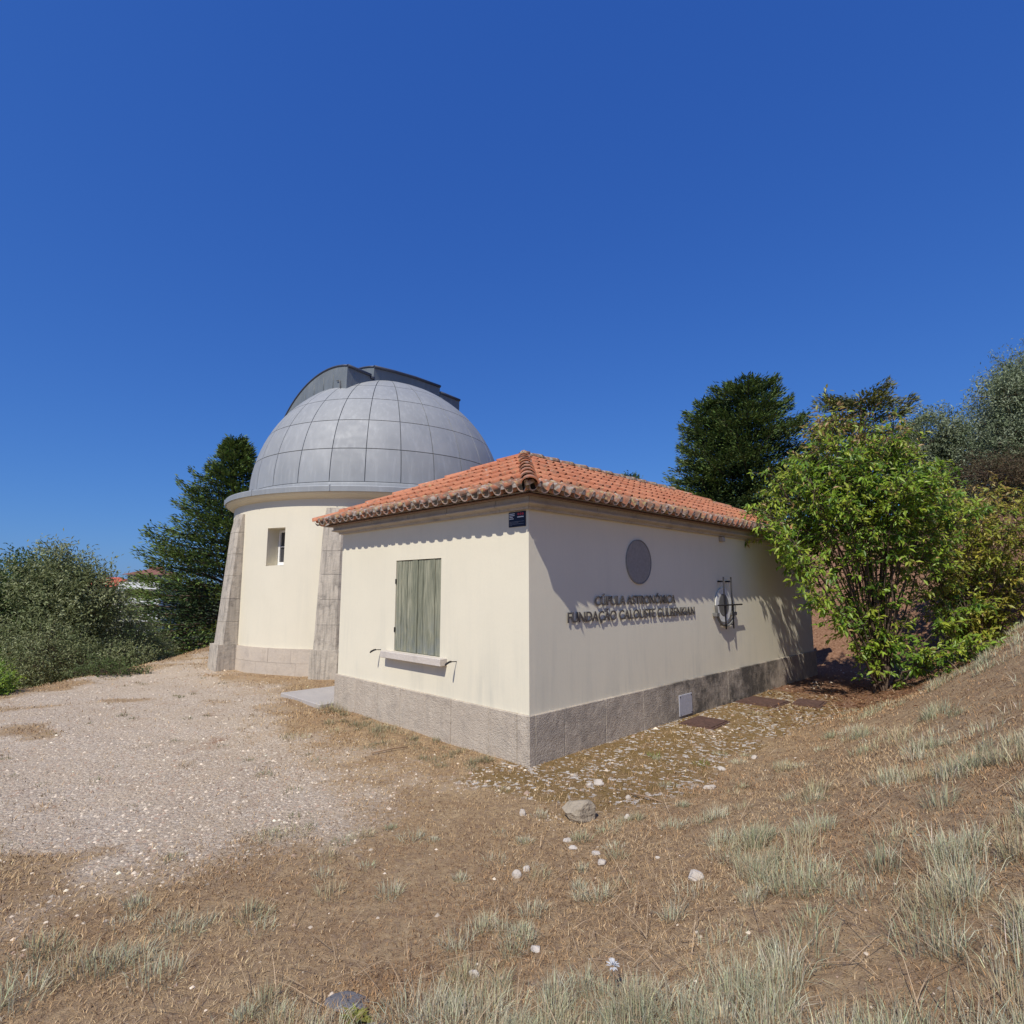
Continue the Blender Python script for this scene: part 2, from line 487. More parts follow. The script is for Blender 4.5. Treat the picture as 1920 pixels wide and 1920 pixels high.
def vnoise(x, y, s, seed=0):
    """cheap value noise for scattering"""
    x = np.asarray(x) * s + seed * 17.13; y = np.asarray(y) * s + seed * 7.7
    xi, yi = np.floor(x), np.floor(y); fx, fy = x - xi, y - yi
    def h(a, b):
        q = np.sin(a * 127.1 + b * 311.7 + seed) * 43758.5453
        return q - np.floor(q)
    fx = fx * fx * (3 - 2 * fx); fy = fy * fy * (3 - 2 * fy)
    return (h(xi, yi) * (1 - fx) + h(xi + 1, yi) * fx) * (1 - fy) + (h(xi, yi + 1) * (1 - fx) + h(xi + 1, yi + 1) * fx) * fy
def fnoise(x, y, s, seed=0):
    return 0.55 * vnoise(x, y, s, seed) + 0.3 * vnoise(x, y, s * 2.1, seed + 3) + 0.15 * vnoise(x, y, s * 4.3, seed + 5)

def uvw(x, y):
    rx, ry = np.asarray(x) - P0.x, np.asarray(y) - P0.y
    return rx * VX.x + ry * VX.y, -(rx * UY.x + ry * UY.y)

def zones(x, y):
    """gravel, moss/chips strip, dry grass, leaf litter weights (0..1)"""
    x = np.asarray(x, dtype=float); y = np.asarray(y, dtype=float)
    v, w = uvw(x, y)
    nz = (fnoise(x, y, 0.9, 1) - 0.5) + 0.6 * (fnoise(x, y, 3.1, 8) - 0.5)
    # gravel forecourt: left of a line running from in front of the camera towards the annex corner
    yb = np.interp(x, [-30, -9.0, -3.0, -2.5, -1.8, -1.3, -0.95, -0.8], [3.2, 3.2, 3.55, 3.8, 4.35, 4.8, 5.6, 6.2])
    d1 = y - yb
    d2 = -0.75 - x - np.maximum(y - 6.2, 0) * 0.72
    g = sstep(-0.8, 1.9, np.minimum(d1, d2) + nz * 2.6)
    g = g * (1 - 0.8 * sstep(0.60, 0.72, fnoise(x * 0.8, y * 1.1, 0.75, 61)))
    g = g * sstep(-9.4, -8.2, x + nz * 2.0)
    near_wall = sstep(1.2, 0.5, -v + nz) * sstep(-0.2, 0.1, v * 0 + 1) * (w < 0.1) * (w > -4.6)
    g = g * (1 - 0.85 * near_wall)
    strip = sstep(2.1, 1.2, w + nz * 1.2) * (w > -0.3) * sstep(-1.0, 0.3, v + nz * 2) * sstep(11.5, 10, v)
    litter = sstep(2.6, 1.2, np.hypot(v - 7.9, w - 1.2) + nz * 1.5)
    litter = np.maximum(litter, sstep(8.4, 9.6, v) * sstep(-6, -3, w))
    return g, strip, litter

# polar ground sheet: fine near the camera, out to the horizon
nr, na = 330, 420
rr = np.concatenate([[0.0], np.geomspace(0.5, 60, nr - 40), np.geomspace(66, 6000, 40)])
# finer angular spacing in front
aa = np.linspace(-math.pi, math.pi, na, endpoint=False)
aa = aa + 0.55 * np.sin(aa) * -1.0 * 0.9
RG, AG = np.meshgrid(rr[1:], aa, indexing='ij')
GX = RG * np.sin(AG); GY = RG * np.cos(AG)
GZ = terrain(GX, GY)
V = np.stack([GX, GY, GZ], -1).reshape(-1, 3)
V = np.vstack([V, [[0, 0, tz(0, 0)]]])
ii, jj = np.meshgrid(np.arange(len(rr) - 2), np.arange(na), indexing='ij')
F = np.stack([ii * na + jj, ii * na + (jj + 1) % na, (ii + 1) * na + (jj + 1) % na, (ii + 1) * na + jj], -1).reshape(-1, 4)[:, ::-1]
zg, zs, zl = zones(V[:, 0], V[:, 1])
me = from_np('ground', V, F, np.stack([zg, zs, zl], -1), smooth=True)
bm = bmesh.new(); bm.from_mesh(me); bm.verts.ensure_lookup_table()
cv = bm.verts[len(V) - 1]
for j in range(na):
    bm.faces.new((bm.verts[(j + 1) % na], bm.verts[j], cv)).smooth = True
bmesh.ops.recalc_face_normals(bm, faces=bm.faces[:])
bm.to_mesh(me); bm.free()

def ground_mat():
    s = NT('ground_soil')
    P = s.n('ShaderNodeNewGeometry').outputs['Position']
    zc = s.n('ShaderNodeSeparateColor'); s.l(s.attr('col').outputs['Color'], zc.inputs[0])
    g, st, li = zc.outputs[0], zc.outputs[1], zc.outputs[2]
    nb = s.noise(P, 0.55, 5, 0.6)
    nm = s.noise(P, 2.4, 5, 0.6)
    nf = s.noise(P, 16, 4, 0.6)
    # dry straw turf
    fib = s.noise(P, 45, 5, 0.7, 1.5)
    c = s.mix(s.ramp(nm, 0.3, 0.7), (0.37, 0.235, 0.12), (0.54, 0.39, 0.215))
    c = s.mix(s.ramp(nf, 0.35, 0.65, 0, 0.7), c, (0.19, 0.115, 0.07))
    c = s.mix(s.ramp(fib, 0.45, 0.7, 0, 0.6), c, (0.52, 0.38, 0.25))
    c = s.mix(s.ramp(nb, 0.55, 0.75, 0, 0.5), c, (0.28, 0.24, 0.17))
    # pale crushed limestone
    vd = s.n('ShaderNodeTexVoronoi'); vd.inputs['Scale'].default_value = 34; s.l(P, vd.inputs['Vector'])
    vd2 = s.n('ShaderNodeTexVoronoi'); vd2.inputs['Scale'].default_value = 62; s.l(P, vd2.inputs['Vector'])
    sep = s.n('ShaderNodeSeparateColor'); s.l(vd.outputs['Color'], sep.inputs[0])
    gc = s.mix(s.ramp(sep.outputs[0], 0, 1), (0.50, 0.395, 0.285), (0.72, 0.61, 0.475))
    gc = s.mix(s.ramp(sep.outputs[1], 0.8, 1.0, 0, 0.6), gc, (0.40, 0.25, 0.17))
    gc = s.mix(s.ramp(vd.outputs['Distance'], 0.35, 0.75, 0, 0.45), gc, (0.34, 0.26, 0.185))
    gc = s.mix(s.ramp(nm, 0.52, 0.72, 0, 0.45), gc, (0.46, 0.335, 0.22))
    gc = s.mix(s.ramp(s.noise(P, 1.7, 6, 0.65), 0.42, 0.62, 0, 0.5), gc, (0.56, 0.435, 0.295))
    gc = s.mix(s.ramp(nb, 0.35, 0.6, 0.3, 0.0), gc, (0.68, 0.57, 0.44))
    # earth-red patches where the gravel is worn through
    gc = s.mix(s.ramp(s.noise(P, 1.15, 6, 0.7), 0.60, 0.70, 0, 0.8), gc, (0.33, 0.19, 0.115))
    fac = s.ramp(s.math('ADD', g, s.math('MULTIPLY', s.math('SUBTRACT', nf, 0.5), 1.5)), 0.15, 0.85)
    col = s.mix(fac, c, gc)
    # chips and moss beside the long wall
    vc = s.n('ShaderNodeTexVoronoi'); vc.inputs['Scale'].default_value = 27; s.l(P, vc.inputs['Vector'])
    sc_ = s.n('ShaderNodeSeparateColor'); s.l(vc.outputs['Color'], sc_.inputs[0])
    moss = s.mix(s.ramp(nf, 0.3, 0.7), (0.20, 0.13, 0.045), (0.31, 0.205, 0.09))
    moss = s.mix(s.ramp(s.noise(P, 6, 4), 0.45, 0.7, 0, 0.7), moss, (0.36, 0.24, 0.14))
    chip = s.mix(s.ramp(sc_.outputs[0], 0, 1), (0.50, 0.43, 0.35), (0.74, 0.68, 0.60))
    sm = s.mix(s.ramp(s.math('ADD', s.noise(P, 3.2, 6, 0.7), s.math('MULTIPLY', s.math('SUBTRACT', sc_.outputs[1], 0.5), 0.62)), 0.70, 0.73), moss, chip)
    col = s.mix(s.ramp(s.math('ADD', st, s.math('MULTIPLY', s.math('SUBTRACT', nf, 0.5), 0.7)), 0.35, 0.65), col, sm)
    # litter and bare earth under the shrubs
    le = s.mix(s.ramp(s.noise(P, 21, 5, 0.7), 0.35, 0.65), (0.17, 0.085, 0.05), (0.34, 0.20, 0.125))
    le = s.mix(s.ramp(s.noise(P, 33, 4, 0.7), 0.58, 0.68, 0, 0.8), le, (0.48, 0.33, 0.22))
    col = s.mix(s.ramp(s.math('ADD', li, s.math('MULTIPLY', s.math('SUBTRACT', nf, 0.5), 0.7)), 0.4, 0.7), col, le)
    # far ground green brown
    far = s.n('ShaderNodeVectorMath', operation='LENGTH'); s.l(P, far.inputs[0])
    col = s.mix(s.ramp(far.outputs['Value'], 40, 110), col, (0.10, 0.11, 0.055))
    hb = s.math('ADD', s.math('MULTIPLY', s.math('SUBTRACT', 1.0, vd.outputs['Distance']), 0.8), s.math('MULTIPLY', vd2.outputs['Distance'], -0.4))
    hb = s.math('MULTIPLY', hb, s.math('MAXIMUM', fac, st))
    hb = s.math('ADD', hb, s.math('MULTIPLY', s.noise(P, 80, 4, 0.7, 2.0), 0.7))
    hb = s.math('ADD', hb, s.math('MULTIPLY', nf, 0.8))
    hb = s.math('ADD', hb, s.math('MULTIPLY', fib, 0.6))
    n = s.bump(hb, 0.75, 0.03)
    return s.finish(col, 0.95, 0, n, 0.1)
M['ground'] = ground_mat()
me.materials.append(M['ground'])
tag(link('ground', me), kind='structure')

# ------------------------------------------------------------------ annex building
W_, L_ = 4.29, 9.22
annex = empty('annex_house', P0, ANG, 'cream plastered annex with red tiled hip roof in front of the domed tower', 'building')

# walls with the shuttered opening in the short wall (plane x = 0)
SH = (1.605, 2.675, 1.010, 2.300)     # u0,u1,z0,z1
bm = bmesh.new()
zt, zb = 2.93, 0.52
def quad(bm, pts):
    return bm.faces.new([bm.verts.new(p) for p in pts])
u0, u1, s0, s1 = SH
for a, b, c, d in ((0, u0, zb, zt), (u1, W_, zb, zt), (u0, u1, zb, s0), (u0, u1, s1, zt)):
    quad(bm, [(0, a, c), (0, a, d), (0, b, d), (0, b, c)])
dp = 0.16
quad(bm, [(0, u0, s0), (0, u0, s1), (dp, u0, s1), (dp, u0, s0)])
quad(bm, [(0, u1, s0), (dp, u1, s0), (dp, u1, s1), (0, u1, s1)])
quad(bm, [(0, u0, s1), (0, u1, s1), (dp, u1, s1), (dp, u0, s1)])
quad(bm, [(0, u0, s0), (dp, u0, s0), (dp, u1, s0), (0, u1, s0)])
quad(bm, [(dp, u0, s0), (dp, u0, s1), (dp, u1, s1), (dp, u1, s0)])
quad(bm, [(0, 0, zb), (L_, 0, zb), (L_, 0, zt), (0, 0, zt)])
quad(bm, [(0, W_, zb), (0, W_, zt), (L_, W_, zt), (L_, W_, zb)])
quad(bm, [(L_, 0, zb), (L_, W_, zb), (L_, W_, zt), (L_, 0, zt)])
bmesh.ops.remove_doubles(bm, verts=bm.verts[:], dist=1e-4)
wall = link('wall', bm_mesh('annex_wall', bm), M['plaster'], annex)

# plinth stones
pl = link('plinth', box_mesh('plinth_core', 0.0, L_, 0.0, W_, -0.35, 0.515), M['mortar'], annex)
def plinth_run(cuts, axis, pr=0.035):
    for k, (a, b) in enumerate(zip(cuts, cuts[1:])):
        g = 0.0025
        a2 = a + (g if k else 0); b2 = b - (g if k < len(cuts) - 2 else 0)
        j = random.uniform(-0.003, 0.003)
        bm = bmesh.new()
        if axis == 'u':      # along the short wall, plane x=-pr
            bbox(bm, -pr + j, 0.06, a2, b2, -0.4, 0.525, bev=0.006)
        else:
            bbox(bm, a2, b2, -pr + j, 0.06, -0.4, 0.525, bev=0.006)
        link('plinth_stone', bm_mesh('plinth_stone', bm), M['plinth'], pl)
plinth_run([-0.035, 0.16, 0.62, 1.32, 1.86, 2.44, 3.02, 3.66, W_ + 0.03], 'u')
plinth_run([0.061, 0.55, 1.35, 2.2, 3.0, 3.9, 4.8, 5.7, 6.6, 7.5, 8.4, L_ + 0.03], 'v')

# cornice stones: mitred runs of one moulded profile
CP = [(0.0, 2.795), (0.05, 2.795), (0.055, 2.825), (0.085, 2.832), (0.12, 2.838), (0.138, 2.846), (0.138, 2.862), (0.118, 2.866), (0.122, 2.962), (0.0, 2.962)]
cor = link('cornice', box_mesh('cornice_core', 0.004, L_ - 0.004, 0.004, W_ - 0.004, 2.80, 2.95), M['mortar'], annex)
def cornice_run(length, fn, cuts):
    for k, (a, b) in enumerate(zip(cuts, cuts[1:])):
        bm = bmesh.new()
        g = 0.004
        A = [fn((-d if k == 0 else a + g), d + 0.003, z) for d, z in CP]
        B = [fn((length + d if k == len(cuts) - 2 else b - g), d + 0.003, z) for d, z in CP]
        prism(bm, A, B)
        link('cornice_stone', bm_mesh('cornice_stone', bm), M['cornice'], cor)
cornice_run(W_, lambda s_, d, z: (-d, s_, z), [0, 0.42, 1.35, 2.25, 3.15, W_])
cornice_run(L_, lambda s_, d, z: (s_, -d, z), [0, 1.15, 2.05, 2.95, 3.9, 4.85, 5.8, 6.75, 7.7, 8.5, L_])
cornice_run(W_, lambda s_, d, z: (L_ + d, s_, z), [0, 1.4, 2.9, W_])
cornice_run(L_, lambda s_, d, z: (s_, W_ + d, z), [0, 3, 6, L_])

# roof
OV = 0.345
TANP = 0.462
PITCH = math.atan(TANP)
ZE = 2.985
apex_z = ZE + (W_ / 2 + OV) * TANP
lift = -0.06
roof = None
bm = bmesh.new()
o2 = OV - 0.10
ze2 = ZE + 0.10 * TANP + lift - 0.045
az2 = apex_z + lift - 0.045
c = [bm.verts.new(p) for p in ((-o2, -o2, ze2), (L_ + o2, -o2, ze2), (L_ + o2, W_ + o2, ze2), (-o2, W_ + o2, ze2))]
r1 = bm.verts.new((W_ / 2, W_ / 2, az2)); r2 = bm.verts.new((L_ - W_ / 2, W_ / 2, az2))
bm.faces.new((c[0], c[1], r2, r1)); bm.faces.new((c[2], c[3], r1, r2)); bm.faces.new((c[1], c[2], r2)); bm.faces.new((c[3], c[0], r1)); bm.faces.new(c[::-1])
roof = link('roof', bm_mesh('roof_deck', bm), M['deck'], annex)

NROW = 7
SLOPE = (W_ / 2 + OV) / math.cos(PITCH)
EXPO = SLOPE / NROW
def tile_bm(p, length, first=False):
    """one S-shaped clay tile: a deep channel and a narrow roll"""
    bm = bmesh.new()
    wp = p * 0.66
    xs, zs = [], []
    for k in range(7):
        t = math.pi * k / 6
        xs.append(wp / 2 - math.cos(t) * wp / 2); zs.append(-0.070 * math.sin(t) ** 0.75)
    wc = p - wp
    for k in range(1, 6):
        t = math.pi * k / 5
        xs.append(wp + wc / 2 - math.cos(t) * wc / 2); zs.append(0.044 * math.sin(t) ** 0.8)
    th = 0.013
    rows = []
    for y, lf in ((0.0, 0.026), (length, 0.0)):
        tp = [bm.verts.new((x, y, z + lf)) for x, z in zip(xs, zs)]
        bt = [bm.verts.new((x, y, z + lf - th)) for x, z in zip(xs, zs)]
        rows.append((tp, bt))
    n = len(xs)
    (t0, b0), (t1, b1) = rows
    for k in range(n - 1):
        bm.faces.new((t0[k], t0[k + 1], t1[k + 1], t1[k])).smooth = True
        bm.faces.new((b0[k + 1], b0[k], b1[k], b1[k + 1])).smooth = True
        bm.faces.new((b0[k], b0[k + 1], t0[k + 1], t0[k]))
    return bm

def face_matrix(origin, e, g, n):
    m = Matrix.Identity(4)
    for i in range(3):
        m[i][0], m[i][1], m[i][2], m[i][3] = e[i], g[i], n[i], origin[i]
    return m
cp, sp = math.cos(PITCH), math.sin(PITCH)
faces = {
    'end': (Vector((-OV, W_ + OV, ZE)), Vector((0, -1, 0)), Vector((cp, 0, sp)), W_ + 2 * OV, 26),
    'long': (Vector((-OV, -OV, ZE)), Vector((1, 0, 0)), Vector((0, cp, sp)), L_ + 2 * OV, 52),
    'back': (Vector((L_ + OV, W_ + OV, ZE)), Vector((-1, 0, 0)), Vector((0, -cp, sp)), L_ + 2 * OV, 52),
    'far': (Vector((L_ + OV, -OV, ZE)), Vector((0, 1, 0)), Vector((-cp, 0, sp)), W_ + 2 * OV, 26),
}
AM = Matrix.Translation(P0) @ Matrix.Rotation(ANG, 4, 'Z')
whole = {}
tiles = []          # (distance, mesh-or-bm, matrix, eave?)
hidden = bmesh.new()
def add_bm(dst, src, mat):
    vmap = {}
    for v in src.verts: vmap[v] = dst.verts.new(mat @ v.co)
    for f in src.faces:
        nf = dst.faces.new([vmap[v] for v in f.verts]); nf.smooth = f.smooth; nf.material_index = f.material_index
for fname, (org, e, g, EL, NC) in faces.items():
    n = e.cross(g)
    p = EL / NC
    FM = face_matrix(org, e, g, n)
    for row in range(NROW):
        y0 = row * EXPO
        ln = EXPO + 0.05 if row < NROW - 1 else EXPO - 0.02
        for cidx in range(NC):
            x0 = cidx * p
            lo = y0 * cp; lo2 = (y0 + ln) * cp
            if x0 + p <= lo + 0.01 or x0 >= EL - lo - 0.01: continue
            clip = x0 < lo2 or x0 + p > EL - lo2
            jit = (random.uniform(-0.004, 0.004), random.uniform(-0.012, 0.012), random.uniform(-0.003, 0.003))
            T = FM @ Matrix.Translation((x0 + jit[0] * 0.5, y0 + (jit[1] if row else jit[1] * 0.4), jit[2])) @ Matrix.Rotation(random.uniform(-0.012, 0.012), 4, 'Z')
            if clip:
                bm = tile_bm(p, ln, row == 0)
                geom = bm.verts[:] + bm.edges[:] + bm.faces[:]
                bmesh.ops.bisect_plane(bm, geom=geom, plane_co=(-x0, -y0, 0), plane_no=(-1, cp, 0), clear_outer=True)
                geom = bm.verts[:] + bm.edges[:] + bm.faces[:]
                bmesh.ops.bisect_plane(bm, geom=geom, plane_co=(EL - x0, -y0, 0), plane_no=(1, cp, 0), clear_outer=True)
                if len(bm.faces) < 4: bm.free(); continue
                if fname in ('back', 'far'):
                    add_bm(hidden, bm, T); bm.free(); continue
                src = bm_mesh('tile_cut', bm)
            else:
                key = (fname, row == NROW - 1)
                if key not in whole: whole[key] = bm_mesh('tile', tile_bm(p, ln))
                if fname in ('back', 'far'):
                    b2 = bmesh.new(); b2.from_mesh(whole[key]); add_bm(hidden, b2, T); b2.free(); continue
                src = whole[key]
            d = (AM @ (T @ Vector((p / 2, 0.1, 0))) - cam.location).length
            tiles.append((d, src, T, row == 0))
tiles.sort(key=lambda q: q[0])
NT_OBJ = 296
eave_cache = {}
rest = bmesh.new()
for k, (d, src, T, ev) in enumerate(tiles):
    if k < NT_OBJ:
        if ev:
            if src.name not in eave_cache:
                m2 = src.copy(); m2.materials.clear(); m2.materials.append(M['tile_eave']); eave_cache[src.name] = m2
            src = eave_cache[src.name]
        elif len(src.materials) == 0: src.materials.append(M['tile'])
        o = link('roof_tile', src, None, roof)
        o.matrix_local = T
    else:
        b2 = bmesh.new(); b2.from_mesh(src)
        for f in b2.faces: f.material_index = 1 if ev else 0
        add_bm(rest, b2, T); b2.free()
for nm, b in (('far_roof_tiles', rest), ('rear_roof_tiles', hidden)):
    m2 = bpy.data.meshes.new(nm); b.to_mesh(m2); b.free(); m2.materials.append(M['tile']); m2.materials.append(M['tile_eave'])
    link(nm, m2, None, roof, kind='stuff')
# mortar fill inside the eave rolls
bm = bmesh.new()
for fname in ('end', 'long'):
    org, e, g, EL, NC = faces[fname]
    n = e.cross(g); p = EL / NC; FM = face_matrix(org, e, g, n)
    for cidx in range(NC):
        x0 = cidx * p + 0.66 * p; wc = p * 0.34
        pts = [(x0 + 0.010, -0.006)] + [(x0 + wc / 2 - math.cos(math.pi * k / 5) * (wc / 2 - 0.008), 0.040 * math.sin(math.pi * k / 5) - 0.002) for k in range(6)] + [(x0 + wc - 0.010, -0.006)]
        yq = -0.003 + random.uniform(0, 0.012)
        prism(bm, [FM @ Vector((x, yq, z + 0.012)) for x, z in pts], [FM @ Vector((x, yq + 0.1, z + 0.012)) for x, z in pts])
    # bedding under the channels, resting on the cornice
    prism(bm, [FM @ Vector(q) for q in ((0.2, 0.135, -0.13), (0.2, 0.135, -0.08), (0.2, 0.30, -0.085), (0.2, 0.30, -0.13))], [FM @ Vector(q) for q in ((EL - 0.2, 0.135, -0.13), (EL - 0.2, 0.135, -0.08), (EL - 0.2, 0.30, -0.085), (EL - 0.2, 0.30, -0.13))])
link('eave_mortar', bm_mesh('eave_mortar', bm), M['lime'], roof)

# ridge and hip covers, lapped barrel tiles
def barrel(length, r0, r1):
    bm = bmesh.new()
    n = 8
    rows = []
    for y, r, lf in ((0, r0, 0.02), (length * 0.12, r0 * 0.98, 0.016), (length, r1, 0.0)):
        a = [bm.verts.new((-math.cos(math.pi * k / n) * r, y, math.sin(math.pi * k / n) * r * 0.8 + lf)) for k in range(n + 1)]
        b = [bm.verts.new((-math.cos(math.pi * k / n) * (r - 0.016), y, math.sin(math.pi * k / n) * (r * 0.8 - 0.016) + lf)) for k in range(n + 1)]
        rows.append((a, b))
    for (a, b), (c_, d_) in zip(rows, rows[1:]):
        for k in range(n):
            bm.faces.new((a[k], a[k + 1], c_[k + 1], c_[k])).smooth = True
            bm.faces.new((b[k + 1], b[k], d_[k], d_[k + 1])).smooth = True
    a, b = rows[0]
    for k in range(n): bm.faces.new((b[k], b[k + 1], a[k + 1], a[k]))
    return bm
A1 = Vector((W_ / 2, W_ / 2, apex_z)); A2 = Vector((L_ - W_ / 2, W_ / 2, apex_z))
def cover_run(a, b, count, mat, name='hip_tile', z=-0.01):
    d = (b - a); ln = d.length / count; dn = d.normalized()
    up = Vector((0, 0, 1)); x = dn.cross(up).normalized(); zz = x.cross(dn)
    me_ = bm_mesh(name, barrel(ln + 0.06, 0.105, 0.088)); me_.materials.append(mat)
    for k in range(count):
        o = link(name, me_, None, roof)
        m = face_matrix(a + dn * (ln * k + random.uniform(-0.01, 0.01)) + zz * z, x, dn, zz)
        o.matrix_local = m @ Matrix.Rotation(random.uniform(-0.03, 0.03), 4, 'Z') @ Matrix.Rotation(random.uniform(-0.05, 0.05), 4, 'Y')
def corner_pt(x, y): return Vector((x, y, ZE))
cover_run(corner_pt(-OV - 0.03, -OV - 0.03), A1, 9, M['tile_ridge'])
cover_run(corner_pt(-OV, W_ + OV), A1, 8, M['tile'])
cover_run(corner_pt(L_ + OV, -OV), A2, 8, M['tile_ridge'])
cover_run(corner_pt(L_ + OV, W_ + OV), A2, 8, M['tile'])
cover_run(A2 + Vector((0.05, 0, 0)), A1, 12, M['tile_crust'], 'ridge_tile', 0.0)
# mortar lump at the apex
bm = bmesh.new()
bmesh.ops.create_icosphere(bm, subdivisions=2, radius=0.12)
for v in bm.verts:
    v.co *= 1 + 0.25 * math.sin(v.co.x * 60) * math.cos(v.co.y * 50)
    v.co *= 0.8; v.co.z *= 0.7; v.co += A1 + Vector((0.02, 0, 0.045))
link('ridge_mortar', bm_mesh('ridge_mortar', bm, True), M['tile_crust'], roof)

# shutter: two leaves of four boards, set a little back in the opening
for leaf in range(2):
    mid = (u0 + u1) / 2
    a, b = (u0 + 0.006, mid - 0.003) if leaf == 0 else (mid + 0.003, u1 - 0.006)
    sh = link('shutter_leaf', box_mesh('shutter_rail', 0.044, 0.07, a + 0.03, b - 0.03, s0 + 0.15, s0 + 0.25), M['board'], annex)
    cuts = np.linspace(a, b, 5) + np.array([0, random.uniform(-.012, .012), random.uniform(-.012, .012), random.uniform(-.012, .012), 0])
    for k in range(4):
        x_ = 0.010 + random.uniform(-0.003, 0.006)
        bm = bmesh.new(); bbox(bm, x_, 0.040, cuts[k] + 0.004, cuts[k + 1] - 0.004, s0 + 0.006, s1 - 0.008 - random.uniform(0, 0.006), bev=0.003)
        link('shutter_board', bm_mesh('shutter_board', bm), M['board'], sh)
    for hz in ((s0 + 0.30, s1 - 0.30) if leaf == 1 else ()):
        hu = a - 0.004 if leaf == 0 else b + 0.004
        link('hinge', box_mesh('hinge', -0.008, 0.010, hu - 0.008, hu + 0.010, hz - 0.035, hz + 0.035, bev=0.003), M['iron'], sh)
link('window_sill', box_mesh('window_sill', -0.115, 0.05, 1.452, 2.862, 0.915, 1.008, bev=0.006), M['sill'], annex)

# ------------------------------------------------------------------ things fixed to the annex
def on_annex(name, v, u, z, label, cat, group=None):
    return empty(name, P0 + VX * v + UY * u + Vector((0, 0, z)), ANG, label, cat, group)

# shutter stays: a rod standing out of the wall with a turned end
for u, z, lab in ((3.02, 1.0, 'black iron shutter stay on the wall, nearer the tower, left of the sill'),
                  (1.26, 0.985, 'black iron shutter stay on the wall to the right of the window sill')):
    t = on_annex('shutter_stay', 0, u, z, lab, 'shutter stay', 'iron shutter stays beside the window')
    bm = bmesh.new(); tube(bm, [(0.02, 0, 0), (-0.07, 0, 0.006), (-0.16, 0, -0.012)], [0.006, 0.006, 0.006], 6)
    link('rod', bm_mesh('rod', bm), M['iron'], t)
    bm = bmesh.new(); tube(bm, [(-0.085, 0, 0.012), (-0.12, 0, 0.004), (-0.165, 0, -0.014), (-0.18, 0, -0.03)], [0.008, 0.013, 0.014, 0.009], 7)
    link('catch', bm_mesh('catch', bm), M['iron'], t)

# navy plate in the upper corner
t = on_annex('wall_sign', 0, 0.178, 2.696, 'small navy plate with white print and three red rings under the eave corner', 'sign')
link('plate', box_mesh('plate', -0.012, 0.0, -0.136, 0.136, -0.088, 0.088, bev=0.002), M['navy'], t)
def sign_bar(a, b, z, h, mat):     # a,b measured from the reader's left edge
    link('print', box_mesh('print', -0.0145, -0.0118, 0.136 - b, 0.136 - a, z - h / 2, z + h / 2), mat, t)
for z, ln in ((0.066, 0.088), (0.046, 0.085), (0.027, 0.055), (0.008, 0.07)):
    sign_bar(0.014, 0.014 + ln, z, 0.008, M['print_white'])
sign_bar(0.145, 0.248, 0.024, 0.011, M['print_white'])
for z, a, b in ((-0.028, 0.014, 0.25), (-0.042, 0.014, 0.16), (-0.056, 0.014, 0.25), (-0.068, 0.014, 0.06)):
    sign_bar(a, b, z, 0.0035, M['print_grey'])
for k in range(3):
    bm = bmesh.new()
    cx = 0.136 - (0.162 + 0.036 * k)
    n = 14
    for r_in, r_out in ((0.006, 0.0125),):
        A = [[bm.verts.new((x, cx + r * math.cos(2 * math.pi * i / n), 0.058 + 1.1 * r * math.sin(2 * math.pi * i / n))) for i in range(n)] for x in (-0.0145, -0.0118) for r in (r_out, r_in)]
        for i in range(n):
            j = (i + 1) % n
            bm.faces.new((A[0][i], A[0][j], A[1][j], A[1][i])); bm.faces.new((A[0][i], A[2][i], A[2][j], A[0][j])); bm.faces.new((A[1][i], A[1][j], A[3][j], A[3][i]))
    link('ring_symbol', bm_mesh('ring_symbol', bm), M['print_red'], t)

# lettering: separate dark letters standing off the long wall
def lettering(text, v0, v1, base, cap, name, label):
    cu = bpy.data.curves.new('txt', 'FONT')
    cu.body = 'H'; cu.size = 1.0
    tmp = bpy.data.objects.new('txt', cu); COL.objects.link(tmp)
    dg = bpy.context.evaluated_depsgraph_get()
    def glyph(ch):
        cu.body = ch; cu.extrude = 0.0; cu.offset = 0.0
        dg.update()
        ev = tmp.evaluated_get(dg); m = bpy.data.meshes.new_from_object(ev)
        return m
    def width(s_):
        cu.body = s_; dg.update(); ev = tmp.evaluated_get(dg)
        xs = [b[0] for b in ev.bound_box]; return max(xs), min(xs)
    cu.body = 'H'; dg.update(); hb = tmp.evaluated_get(dg).bound_box
    caph = max(b[1] for b in hb) - min(b[1] for b in hb)
    sz = cap / caph
    total = width(text)[0]
    sx = (v1 - v0) / total
    t = on_annex(name, (v0 + v1) / 2, 0, base, label, 'lettering')
    for i, ch in enumerate(text):
        if ch == ' ': continue
        x_off = width(text[:i + 1])[0] - width(ch)[0]
        cu.body = ch; cu.extrude = 0.0045 / sz; cu.offset = 0.015
        dg.update()
        m = bpy.data.meshes.new_from_object(tmp.evaluated_get(dg))
        for v in m.vertices:
            x, y, z = v.co
            v.co = ((x + x_off) * sx - (v1 - v0) / 2, -0.019 - z * sz, y * sz)
        m.materials.clear(); m.update()
        link('letter', m, M['steel'], t)
    bpy.data.objects.remove(tmp)
    return t
lettering('CÚPULA ASTRONÓMICA', 1.19, 3.19, 1.685, 0.112, 'wall_lettering', 'upper line of dark raised letters under the round plate on the long wall')
lettering('FUNDAÇÃO CALOUSTE GULBENKIAN', 0.64, 3.77, 1.492, 0.118, 'wall_lettering', 'lower, longer line of dark raised letters on the long wall')

